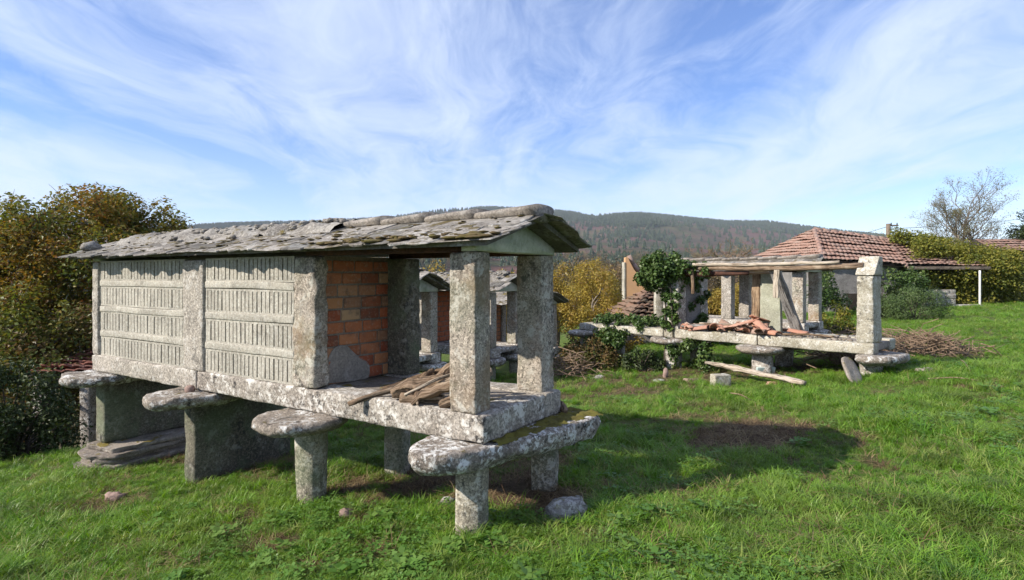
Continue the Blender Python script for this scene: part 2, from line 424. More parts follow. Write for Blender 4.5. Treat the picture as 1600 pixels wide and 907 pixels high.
M['brick'] = clay_mat('hollow_brick', [(0.24, 0.06, 0.03), (0.38, 0.11, 0.045), (0.42, 0.20, 0.09), (0.30, 0.08, 0.035), (0.44, 0.29, 0.16), (0.19, 0.06, 0.032), (0.40, 0.14, 0.06), (0.26, 0.15, 0.09)], 0.65, streak=True)
M['tile'] = clay_mat('broken_tile', [(0.36, 0.17, 0.11), (0.44, 0.26, 0.19), (0.30, 0.125, 0.08), (0.42, 0.31, 0.25), (0.24, 0.15, 0.11)], 0.65)

def roof_tile_mat(name, a, b_, c_):
    m, t, b = new_mat(name); v = objco(t)
    vo = t.voro(t.scale(v, (4.6, 4.6, 2.2)), 1.0, 'Color')
    sp = t.new('ShaderNodeSeparateColor'); t.put(sp.inputs[0], vo)
    c = t.mix(sp.outputs[0], a, b_)
    n = t.noise(v, 1.2, 6, 0.65); c = t.mix(t.math('MULTIPLY', t.step(n, 0.46, 0.66), 0.7), c, c_)
    n2 = t.noise(v, 18, 4, 0.6); c = t.mix(t.math('MULTIPLY', t.step(n2, 0.55, 0.68), 0.5), c, (0.09, 0.06, 0.05))
    t.put(b.inputs['Base Color'], c); bump(t, b, n2, 0.01, 0.7)
    return m
M['rooftile'] = roof_tile_mat('roof_tile', (0.255, 0.145, 0.11), (0.31, 0.205, 0.165), (0.23, 0.185, 0.16))
M['oldtile'] = roof_tile_mat('mossy_tile', (0.20, 0.12, 0.085), (0.16, 0.11, 0.08), (0.09, 0.075, 0.05))
M['rooftile_dark'] = roof_tile_mat('roof_tile_dark', (0.16, 0.06, 0.045), (0.24, 0.10, 0.07), (0.12, 0.07, 0.06))
def plain(name, col, rough=0.8, var=0.3, sc=3.0, dark=None):
    m, t, b = new_mat(name); v = objco(t); n = t.noise(v, sc, 6, 0.65)
    t.put(b.inputs['Base Color'], t.mix(t.math('MULTIPLY', t.step(n, 0.4, 0.7), var), col, dark or tuple(x*0.35 for x in col)))
    b.inputs['Roughness'].default_value = rough
    bump(t, b, t.noise(v, sc*12, 4, 0.6), 0.006, 0.6)
    return m
M['ochre'] = plain('ochre_render', (0.52, 0.30, 0.15), 0.9, 0.35, 2.0, (0.38, 0.24, 0.15))
M['white'] = plain('white_paint', (0.70, 0.69, 0.66), 0.6, 0.3, 4)
M['rust'] = plain('rusty_iron', (0.16, 0.07, 0.035), 0.8, 0.5, 8)
M['dark'] = plain('dark_timber', (0.035, 0.028, 0.022), 0.9, 0.4, 3)
M['wire'] = plain('black_cable', (0.03, 0.03, 0.03), 0.5, 0.1, 3)
M['asbestos'] = plain('grey_sheet', (0.33, 0.33, 0.32), 0.8, 0.4, 3)
M['glass_block'] = plain('old_glass', (0.40, 0.47, 0.44), 0.3, 0.3, 5)

def leaf_mat(name, cols, trans=0.35, rough=0.5, sat=1.0, inst=False, patch=None, spec=0.25):
    """leaf colour from the leaf's own tint (face attribute) or, for tufts, the copy's random number"""
    m, t, b = new_mat(name)
    if inst: fac = t.new('ShaderNodeObjectInfo').outputs['Random']
    else:
        a = t.new('ShaderNodeAttribute'); a.attribute_name = 'tint'; fac = a.outputs['Fac']
    rp = t.new('ShaderNodeValToRGB'); el = rp.color_ramp.elements
    el[0].position = 0; el[0].color = (*cols[0], 1); el[1].position = 1; el[1].color = (*cols[-1], 1)
    for i, cc in enumerate(cols[1:-1], 1):
        e = el.new(i/(len(cols)-1)); e.color = (*cc, 1)
    t.put(rp.inputs[0], fac); c = rp.outputs[0]
    if patch:
        g = t.new('ShaderNodeNewGeometry')
        n = t.noise(g.outputs['Position'], patch[0], 4, 0.6)
        c = t.mix(t.math('MULTIPLY', t.step(n, 0.45, 0.68), patch[2]), c, patch[1])
        n2 = t.noise(g.outputs['Position'], patch[0]*2.6, 4, 0.6)
        c = t.mix(t.math('MULTIPLY', t.step(n2, 0.52, 0.66), 0.65), c, tuple(x*.36 for x in patch[1]))
    t.put(b.inputs['Base Color'], c); b.inputs['Roughness'].default_value = rough
    b.inputs['Specular IOR Level'].default_value = spec
    tr = t.new('ShaderNodeBsdfTranslucent'); t.put(tr.inputs[0], t.hsv(c, 0.49, 1.1, 1.25))
    mx = t.new('ShaderNodeMixShader'); mx.inputs[0].default_value = trans
    t.put(mx.inputs[1], b.outputs[0]); t.put(mx.inputs[2], tr.outputs[0])
    t.put(t.n['Material Output'].inputs[0], mx.outputs[0])
    return m
M['grass'] = leaf_mat('grass_blade', [(0.055, 0.15, 0.014), (0.125, 0.265, 0.020), (0.185, 0.32, 0.035), (0.095, 0.225, 0.018), (0.29, 0.32, 0.09), (0.145, 0.285, 0.025)], 0.40, 0.45, inst=True, patch=(0.8, (0.205, 0.315, 0.05), 0.6), spec=0.35)
M['clover'] = leaf_mat('clover_leaf', [(0.07, 0.15, 0.025), (0.10, 0.20, 0.035), (0.14, 0.22, 0.05)], 0.30, 0.45, inst=True)
M['dry'] = leaf_mat('dry_grass', [(0.20, 0.14, 0.07), (0.30, 0.23, 0.12), (0.15, 0.09, 0.05), (0.09, 0.055, 0.03)], 0.2, 0.7, inst=True)
M['oak'] = leaf_mat('autumn_oak_leaf', [(0.06, 0.085, 0.018), (0.11, 0.135, 0.024), (0.15, 0.15, 0.028), (0.20, 0.155, 0.03), (0.24, 0.14, 0.03), (0.17, 0.08, 0.028)], 0.36)
M['yellow'] = leaf_mat('yellow_leaf', [(0.20, 0.16, 0.035), (0.32, 0.25, 0.05), (0.38, 0.29, 0.055), (0.27, 0.17, 0.045), (0.17, 0.165, 0.04)], 0.35)
M['ivy'] = leaf_mat('ivy_leaf', [(0.028, 0.055, 0.013), (0.05, 0.09, 0.02), (0.075, 0.12, 0.03), (0.11, 0.14, 0.04)], 0.18, 0.4)
M['ivy_yellow'] = leaf_mat('creeper_leaf', [(0.05, 0.075, 0.014), (0.12, 0.14, 0.02), (0.20, 0.19, 0.03), (0.26, 0.22, 0.035)], 0.3)
M['dark_leaf'] = leaf_mat('dark_shrub_leaf', [(0.02, 0.034, 0.010), (0.033, 0.05, 0.013), (0.055, 0.07, 0.02)], 0.12)
M['bracken'] = leaf_mat('bracken_leaf', [(0.06, 0.085, 0.02), (0.10, 0.12, 0.03), (0.13, 0.08, 0.03), (0.16, 0.11, 0.04)], 0.3)
M['gorse'] = leaf_mat('gorse_leaf', [(0.05, 0.085, 0.025), (0.08, 0.12, 0.035), (0.10, 0.14, 0.05)], 0.2)
M['sparse'] = leaf_mat('thin_leaf', [(0.10, 0.11, 0.035), (0.15, 0.14, 0.05), (0.17, 0.12, 0.05)], 0.3)
M['pine'] = leaf_mat('pine_needle', [(0.018, 0.035, 0.014), (0.03, 0.052, 0.02), (0.042, 0.062, 0.024)], 0.1, inst=True)
M['brownwood'] = leaf_mat('bare_wood_crown', [(0.10, 0.07, 0.04), (0.14, 0.10, 0.055), (0.09, 0.09, 0.035), (0.17, 0.11, 0.05), (0.20, 0.16, 0.05)], 0.2, inst=True)
M['browncrown'] = leaf_mat('brown_crown_leaf', [(0.12, 0.085, 0.05), (0.16, 0.115, 0.06), (0.11, 0.10, 0.045), (0.19, 0.13, 0.06)], 0.2)
M['moss'] = plain('moss_clump', (0.095, 0.068, 0.034), 1.0, 0.8, 9, (0.11, 0.098, 0.028))
M['moss_green'] = plain('moss_cushion', (0.12, 0.105, 0.02), 1.0, 0.8, 9, (0.065, 0.05, 0.016))
M['bird'] = M['white']

# ------------------------------------------------------------------ terrain
def H(x, y):
    x = np.asarray(x, float); y = np.asarray(y, float)
    sx = np.where(x < 6, x, 6+0.57*(x-6)); sx = np.clip(sx, -14, 16)
    yy = np.clip(y, -12, 60)
    z = 0.0815*(sx+0.25)-0.036*(yy-3.8)
    z = z-1.1*sstep(y, 7.2, 9.2)*sstep(-x, 5.0, 6.6)-0.8*sstep(-x, 6.3, 9)           # hollow under the big tree
    z = z-0.55*sstep(y, 11.0, 16)*sstep(-x, -3.6, -1.0)                               # the plot steps down to the valley
    r = np.hypot(x, y)
    z = z-6.0*sstep(y, 22, 70)*sstep(-x, -14, -4)-2.0*sstep(r, 40, 120)
    z = z-6.0*sstep(r, 90, 260)
    z = z+0.05*fbm(np.stack([x*0.55, y*0.55, x*0], -1).reshape(-1, 3), 3, 3).reshape(x.shape)*sstep(r, 0.5, 2)
    z = z+0.02*fbm(np.stack([x*3.1, y*3.1, x*0], -1).reshape(-1, 3), 5, 2).reshape(x.shape)
    return z
def hz(x, y): return float(H(np.array([x]), np.array([y]))[0])

# bare-earth patches: x, y, radius along x, radius along y
PATCH = [(2.35, 5.75, .80, .58, 1.0), (2.0, 5.3, .4, .25, .5), (-0.75, 5.0, .75, .42, 1.0), (0.25, 4.3, .5, .45, 1.0), (-.1, 4.75, .6, .5, .9), (0.15, 5.2, .6, .45, .7),
         (1.5, 8.6, 1.2, .35, .8), (1.0, 9.6, 1.2, .6, .8), (3.4, 9.6, 2.4, .8, .8), (6.7, 10.3, 1.6, .7, .9), (-0.6, 3.55, .1, .1, .6),
         (-2.3, 4.6, .2, .13, .7), (-1.65, 3.95, .16, .1, .7), (-2.6, 4.15, .22, .12, .6), (-3.6, 5.1, .3, .2, .7), (-1.25, 3.6, .15, .09, .6), (2.3, 7.1, .35, .18, .55),
         (1.9, 6.55, .4, .15, .5), (.75, 3.55, .16, .09, .5), (1.45, 3.7, .14, .08, .5), (4.4, 7.0, .3, .12, .5), (5.6, 7.0, .35, .14, .5), (3.0, 4.2, .2, .1, .4), (2.2, 3.6, .15, .08, .5),
         (-2.0, 5.6, .5, .4, .45), (-2.6, 6.2, .6, .5, .6), (-3.9, 6.9, 1.0, .5, .7)]
def dirt(x, y):
    x = np.asarray(x, float); y = np.asarray(y, float)
    n = fbm(np.stack([x*3.5, y*3.5, x*0+2], -1).reshape(-1, 3), 11, 3).reshape(x.shape)
    d = np.zeros_like(x)
    for (cx, cy, rx, ry, a) in PATCH:
        q = np.hypot((x-cx)/rx, (y-cy)/ry)+0.75*n
        d = np.maximum(d, a*sstep(1.25-q, 0, 0.7))
    d = np.maximum(d, 0.75*sstep(y, 7.3, 8.4)*sstep(-x, 5.0, 6.0))
    d = np.maximum(d, 0.55*sstep(n, 0.30, 0.48))
    return d

na = 300
rad = np.concatenate([np.linspace(0.3, 2.2, 6), 2.2*np.exp(np.linspace(0.03, math.log(14/2.2), 95)), 14*np.exp(np.linspace(.05, math.log(420/14), 45))])
# finer bearings in front of the camera, coarse behind it, all round
th = np.concatenate([np.linspace(-math.pi, -1.0, 50, endpoint=False), np.linspace(-1.0, 1.0, 320, endpoint=False), np.linspace(1.0, math.pi, 50, endpoint=False)])
na = len(th)
X = np.outer(rad, np.sin(th)); Y = np.outer(rad, np.cos(th)); Z = H(X, Y)
V = np.stack([X, Y, Z], -1).reshape(-1, 3)
ii, jj = np.meshgrid(np.arange(len(rad)-1), np.arange(na), indexing='ij')
jn = (jj+1) % na
Fq = np.stack([ii*na+jj, ii*na+jn, (ii+1)*na+jn, (ii+1)*na+jj], -1).reshape(-1, 4)[:, ::-1]
V = np.concatenate([V, [[0, 0, hz(0, 0.01)]]])
m, t, b = new_mat('meadow_soil')
g = t.new('ShaderNodeNewGeometry'); pos = g.outputs['Position']
a = t.new('ShaderNodeAttribute'); a.attribute_name = 'dirt'
n1 = t.noise(pos, 1.3, 5, 0.6); n2 = t.noise(pos, 14, 6, 0.7); n3 = t.noise(pos, 60, 4, 0.7)
gr = t.mix(t.step(n1, 0.35, 0.65), (0.055, 0.10, 0.014), (0.095, 0.13, 0.028))
gr = t.mix(t.math('MULTIPLY', t.step(n2, 0.5, 0.66), 0.7), gr, (0.10, 0.085, 0.04))
so = t.mix(t.step(n2, 0.35, 0.65), (0.055, 0.036, 0.022), (0.13, 0.088, 0.055))
so = t.mix(t.math('MULTIPLY', t.step(n3, 0.5, 0.7), 0.6), so, (0.21, 0.145, 0.085))
t.put(b.inputs['Base Color'], t.mix(a.outputs['Fac'], gr, so)); b.inputs['Specular IOR Level'].default_value = 0.1
bump(t, b, t.math('ADD', n2, t.math('MULTIPLY', n3, 0.5)), 0.05, 1.0)
tri = np.array([[len(V)-1, j, (j+1) % na] for j in range(na)])
me = mesh_from('ground', V, [tuple(f) for f in Fq.tolist()]+[tuple(f) for f in tri.tolist()], m)
at_ = me.attributes.new('dirt', 'FLOAT', 'POINT'); at_.data.foreach_set('value', dirt(V[:, 0], V[:, 1]).astype(np.float32))
link('ground', me, kind='structure')

# ------------------------------------------------------------------ mountain
SKU = [-1400, -800, 0, 305, 340, 390, 480, 600, 690, 760, 810, 860, 930, 1000, 1060, 1130, 1200, 1260, 1330, 1400, 1500, 1600, 2200, 3000]
SKV = [372, 360, 352, 356, 354, 352, 350, 344, 331, 327, 329, 331, 339, 336, 342, 349, 350, 358, 367, 374, 379, 383, 392, 392]
RM = 2600.0
azs = np.linspace(-1.12, 1.12, 260); rr = np.concatenate([np.linspace(380, 900, 30), np.linspace(920, RM, 66), np.linspace(RM+60, RM+700, 8)])
def mount(az, r):
    u = 800+F*np.tan(np.clip(az, -1.2, 1.2)); v = np.interp(u, SKU, SKV)
    top = (431-v)/F*RM*np.cos(az)+CAMH
    q = np.clip((r-380)/(RM-380), 0, 1)
    prof = 0.30*q+0.70*q**1.25
    zb = -17+0*r
    x = r*np.sin(az); y = r*np.cos(az)
    n = fbm(np.stack([x*0.0022, y*0.0022, x*0], -1).reshape(-1, 3), 21, 4).reshape(np.shape(x))
    z = zb+(top-zb)*prof+n*48*np.sin(math.pi*np.clip(q, 0, 1))**1.0*np.clip(top/250, .3, 1)
    z = z-np.clip((r-RM)/700, 0, 1)*120
    return z
A_, R_ = np.meshgrid(azs, rr, indexing='ij'); Zm = mount(A_, R_)
Vm = np.stack([R_*np.sin(A_), R_*np.cos(A_), Zm], -1).reshape(-1, 3)
nr = len(rr); i2, j2 = np.meshgrid(np.arange(len(azs)-1), np.arange(nr-1), indexing='ij')
Fm = np.stack([i2*nr+j2, (i2+1)*nr+j2, (i2+1)*nr+j2+1, i2*nr+j2+1], -1).reshape(-1, 4)[:, ::-1]
m, t, b = new_mat('hillside')
g = t.new('ShaderNodeNewGeometry'); pos = g.outputs['Position']
n1 = t.noise(pos, 0.0032, 6, 0.62); n2 = t.noise(pos, 0.012, 6, 0.65); n3 = t.noise(pos, 0.09, 4, 0.7)
c = t.mix(t.step(n1, 0.40, 0.56), (0.045, 0.05, 0.03), (0.105, 0.058, 0.052))
c = t.mix(t.math('MULTIPLY', t.step(n2, 0.5, 0.62), 0.7), c, (0.085, 0.085, 0.04))
c = t.mix(t.math('MULTIPLY', t.step(n3, 0.5, 0.65), 0.6), c, (0.03, 0.037, 0.018))
t.put(b.inputs['Base Color'], c); b.inputs['Specular IOR Level'].default_value = 0.0
link('hill', mesh_from('hill', Vm, Fm, m), kind='structure')

# ------------------------------------------------------------------ scattering copies of small plants
def blade_mesh(name, nb, h, spread, wid, mat, seed, lean=0.5):
    r = np.random.default_rng(seed); V = []; Fc = []
    for k in range(nb):
        a = r.uniform(0, 2*math.pi); d = spread*math.sqrt(r.uniform(0, 1)); p0 = np.array([d*math.cos(a), d*math.sin(a), -0.01])
        hh = h*r.uniform(0.45, 1.0); b_ = r.uniform(0, 2*math.pi); ln = hh*lean*r.uniform(0.4, 1.6)
        dirv_ = np.array([math.cos(b_), math.sin(b_), 0]); side = np.array([-math.sin(b_), math.cos(b_), 0]); ww = wid*r.uniform(0.6, 1.2)
        tw = r.uniform(-.6, .6); side = side*math.cos(tw)+dirv_*math.sin(tw)
        base = len(V)
        for tt, wk in ((0, 1.0), (0.45, 0.9), (0.8, 0.55)):
            c = p0+dirv_*ln*tt**1.9+np.array([0, 0, hh*(tt-0.25*lean*tt**3)])
            V += [c-side*ww*wk/2, c+side*ww*wk/2]
        V.append(p0+dirv_*ln+np.array([0, 0, hh*(1-0.3*lean)]))
        Fc += [(base, base+1, base+3, base+2), (base+2, base+3, base+5, base+4), (base+4, base+5, base+6)]
    return mesh_from(name, V, Fc, mat, True)
def clover_mesh(name, n, spread, h, leaf, mat, seed):
    r = np.random.default_rng(seed); V = []; Fc = []
    for k in range(n):
        a = r.uniform(0, 2*math.pi); d = spread*math.sqrt(r.uniform(0, 1)); c = np.array([d*math.cos(a), d*math.sin(a), h*r.uniform(.3, 1)])
        L = leaf*r.uniform(.6, 1.2)
        for q in range(3):
            an = a+q*2.1+r.uniform(-.3, .3); u = np.array([math.cos(an), math.sin(an), r.uniform(-.15, .5)]); s = np.array([-math.sin(an), math.cos(an), r.uniform(-.3, .3)])
            b0 = len(V); V += [c, c+u*L*.5+s*L*.42, c+u*L, c+u*L*.5-s*L*.42]; Fc.append((b0, b0+1, b0+2, b0+3))
    return mesh_from(name, V, Fc, mat, True)
def scatter(name, label, cat, pts, rots, scl, idx, protos, kind='stuff'):
    """one object that sets copies of the small plants on its points"""
    pc = bpy.data.collections.new(name+'_plants')
    for k, me in enumerate(protos):
        o = bpy.data.objects.new('%s_plant_%02d' % (name, k), me); pc.objects.link(o)
    me = bpy.data.meshes.new(name); n = len(pts)
    me.vertices.add(n); me.vertices.foreach_set('co', np.asarray(pts, np.float32).ravel())
    a = me.attributes.new('rot', 'FLOAT_VECTOR', 'POINT'); a.data.foreach_set('vector', np.asarray(rots, np.float32).ravel())
    a = me.attributes.new('scl', 'FLOAT_VECTOR', 'POINT'); s = np.asarray(scl, np.float32)
    if s.ndim == 1: s = np.stack([s, s, s], 1)
    a.data.foreach_set('vector', s.ravel())
    a = me.attributes.new('idx', 'INT', 'POINT'); a.data.foreach_set('value', np.asarray(idx, np.int32))
    o = link(name, me, label=label, cat=cat, kind=kind)
    ng = bpy.data.node_groups.new(name, 'GeometryNodeTree')
    ng.interface.new_socket('Geometry', in_out='INPUT', socket_type='NodeSocketGeometry'); ng.interface.new_socket('Geometry', in_out='OUTPUT', socket_type='NodeSocketGeometry')
    gi = ng.nodes.new('NodeGroupInput'); go = ng.nodes.new('NodeGroupOutput'); ip = ng.nodes.new('GeometryNodeInstanceOnPoints')
    ci = ng.nodes.new('GeometryNodeCollectionInfo'); ci.inputs['Collection'].default_value = pc; ci.inputs['Separate Children'].default_value = True; ci.inputs['Reset Children'].default_value = True
    def attr(nm, ty):
        q = ng.nodes.new('GeometryNodeInputNamedAttribute'); q.data_type = ty; q.inputs['Name'].default_value = nm; return q.outputs['Attribute']
    L = ng.links.new
    L(gi.outputs[0], ip.inputs['Points']); L(ci.outputs[0], ip.inputs['Instance']); ip.inputs['Pick Instance'].default_value = True
    L(attr('idx', 'INT'), ip.inputs['Instance Index'])
    er = ng.nodes.new('FunctionNodeEulerToRotation'); L(attr('rot', 'FLOAT_VECTOR'), er.inputs[0]); L(er.outputs[0], ip.inputs['Rotation'])
    L(attr('scl', 'FLOAT_VECTOR'), ip.inputs['Scale']); L(ip.outputs[0], go.inputs[0])
    md = o.modifiers.new('plants', 'NODES'); md.node_group = ng
    return o

def field(bands, seed):
    r = np.random.default_rng(seed); out = []
    for (y0, y1, den) in bands:
        w0 = 1.02*y1+1.0; n = int((y1-y0)*2*w0*den)
        x = r.uniform(-w0, w0, n); y = r.uniform(y0, y1, n); k = np.abs(x) < 1.02*y+1.0
        out.append(np.stack([x[k], y[k]], 1))
    return np.concatenate(out)
def keep_open(P):
    """thin out grass on bare earth and in the hollow"""
    d = dirt(P[:, 0], P[:, 1]); return rng.uniform(0, 1, len(P)) > d*1.10
# grass
gp = field([(1.6, 4.2, 760), (4.2, 6.5, 520), (6.5, 10, 300), (10, 16, 150), (16, 26, 50)], 41)
gp = gp[keep_open(gp)]; gp = gp[~((gp[:, 1] > 13) & (gp[:, 0] < 3))]
dist = np.hypot(gp[:, 0], gp[:, 1]); n = len(gp)
big = fbm(np.stack([gp[:, 0]*1.1, gp[:, 1]*1.1, gp[:, 0]*0], 1), 31, 3)
sz = .88*(0.55+0.5*rng.uniform(0, 1, n)**1.5+0.75*np.clip(big, -.45, .8))*(1+0.025*np.clip(dist-5, 0, 20))
protos = []
for k in range(4): protos.append(blade_mesh('grass_tuft', 28, 0.10, 0.055, 0.0052, M['grass'], 50+k, 0.75))
for k in range(3): protos.append(blade_mesh('grass_tuft', 22, 0.145, 0.05, 0.0064, M['grass'], 60+k, 0.9))
for k in range(2): protos.append(blade_mesh('flat_tuft', 18, 0.06, 0.075, 0.0085, M['grass'], 70+k, 1.6))
idx = rng.choice(9, n, p=[.14, .14, .14, .14, .10, .10, .06, .09, .09])
scatter('grass', 'short green grass covering the sloping meadow', 'grass', np.stack([gp[:, 0], gp[:, 1], H(gp[:, 0], gp[:, 1])], 1),
        np.stack([rng.normal(0, .12, n), rng.normal(0, .12, n), rng.uniform(0, 6.28, n)], 1), np.clip(sz, .35, 2.4), idx, protos)
# dead grass among it
dp = field([(1.6, 5, 60), (5, 10, 45), (10, 15, 20)], 43)
cn = fbm(np.stack([dp[:, 0]*.8, dp[:, 1]*.8, dp[:, 0]*0], 1), 37, 3)
xp = field([(3, 7.5, 170)], 44); xp = xp[dirt(xp[:, 0], xp[:, 1]) > .42]; dp = np.concatenate([dp[:len(cn)][(cn > 0.15) | ((dirt(dp[:, 0], dp[:, 1]) > .25) & (rng.uniform(0, 1, len(dp)) < .9))], xp]); n = len(dp)
#[(cn > 0.15) | ((near_d > .25) & (rng.uniform(0, 1, len(dp)) < .9))]; n = len(dp)
protos = [blade_mesh('dry_tuft', 14, 0.08, 0.06, 0.004, M['dry'], 80+k, 2.2) for k in range(3)]
scatter('dry_grass', 'straw coloured dead grass between the green blades', 'dry grass', np.stack([dp[:, 0], dp[:, 1], H(dp[:, 0], dp[:, 1])+.005], 1),
        np.stack([rng.normal(0, .2, n), rng.normal(0, .2, n), rng.uniform(0, 6.28, n)], 1), rng.uniform(.6, 1.3, n), rng.integers(0, 3, n), protos)
# clover and broad weeds
cp = field([(1.6, 4.5, 46), (4.5, 8, 26), (8, 12, 10)], 47)
cn = fbm(np.stack([cp[:, 0]*.75, cp[:, 1]*.75, cp[:, 0]*0+5], 1), 39, 3)
hot = np.exp(-(((cp[:, 0]+1.55)/.55)**2+((cp[:, 1]-4.15)/.45)**2))+np.exp(-(((cp[:, 0]+.1)/1.0)**2+((cp[:, 1]-3.25)/.3)**2))
cp = cp[(cn+rng.normal(0, .18, len(cp)) > .30-0.6*hot) & (dirt(cp[:, 0], cp[:, 1]) < .5)]; n = len(cp)
protos = [clover_mesh('clover', 26, .10, .05, .020, M['clover'], 90+k) for k in range(3)]+[clover_mesh('clover', 9, .07, .05, .042, M['clover'], 96+k) for k in range(2)]
scatter('clover', 'low clover and broad leaved weeds in the grass', 'clover', np.stack([cp[:, 0], cp[:, 1], H(cp[:, 0], cp[:, 1])+.01], 1),
        np.stack([rng.normal(0, .15, n), rng.normal(0, .15, n), rng.uniform(0, 6.28, n)], 1), rng.uniform(.7, 1.4, n), rng.choice(5, n, p=[.27, .27, .26, .1, .1]), protos)

# ------------------------------------------------------------------ granaries
# local frame of a granary: x across (0 = near side), y along its length (0 = open end), z up from the empty
def put(name, VF, mat, parent, loc=(0, 0, 0), rz=0.0, rot=None, smooth=True, kind=None, label=None):
    V, Fc = VF; V = np.asarray(V)
    if rot is not None: V = V @ np.array(Euler(rot).to_matrix()).T
    if rz: V = rotz(V, rz)
    V = V+np.array(loc)
    return link(name, mesh_from(name, V, Fc if isinstance(Fc, list) else np.asarray(Fc), mat, smooth), parent, kind=kind, label=label)

_slates = []
def slate_meshes():
    """thin split slabs with broken edges; x along the eave, y up the slope"""
    if _slates: return _slates
    for k in range(18):
        r = random.Random(200+k); wd = r.uniform(.24, .52); ln = r.uniform(.30, .42); th = r.uniform(.006, .013)
        base = [(-.5, .02), (-.3, -.03), (-.05, .0), (.2, -.03), (.5, .02), (.52, .4), (.5, .85), (.2, 1), (-.25, 1), (-.5, .8), (-.52, .35)]
        out = [((a+r.uniform(-.05, .05))*wd, (c+r.uniform(-.07, .06))*ln) for (a, c) in base]
        nn = len(out); V = []; cx = 0; cy = ln*.5
        for (zz, sh) in ((0, .985), (th*.5, 1.0), (th, .975)):
            for q, (a, c) in enumerate(out): V.append((cx+(a-cx)*sh, cy+(c-cy)*sh, zz+r.uniform(-.0025, .0025)))
        V.append((cx+r.uniform(-.03, .03), cy, th+r.uniform(-.002, .003)))
        Fc = []
        for l in range(2):
            for q in range(nn): Fc.append((l*nn+q, l*nn+(q+1) % nn, (l+1)*nn+(q+1) % nn, (l+1)*nn+q))
        for q in range(nn): Fc.append((2*nn+q, 2*nn+(q+1) % nn, 3*nn))
        Fc.append(tuple(range(nn-1, -1, -1)))
        _slates.append((mesh_from('slate', V, Fc, M['slate'] if k % 5 else M['slate_dark'], False), wd))
    return _slates

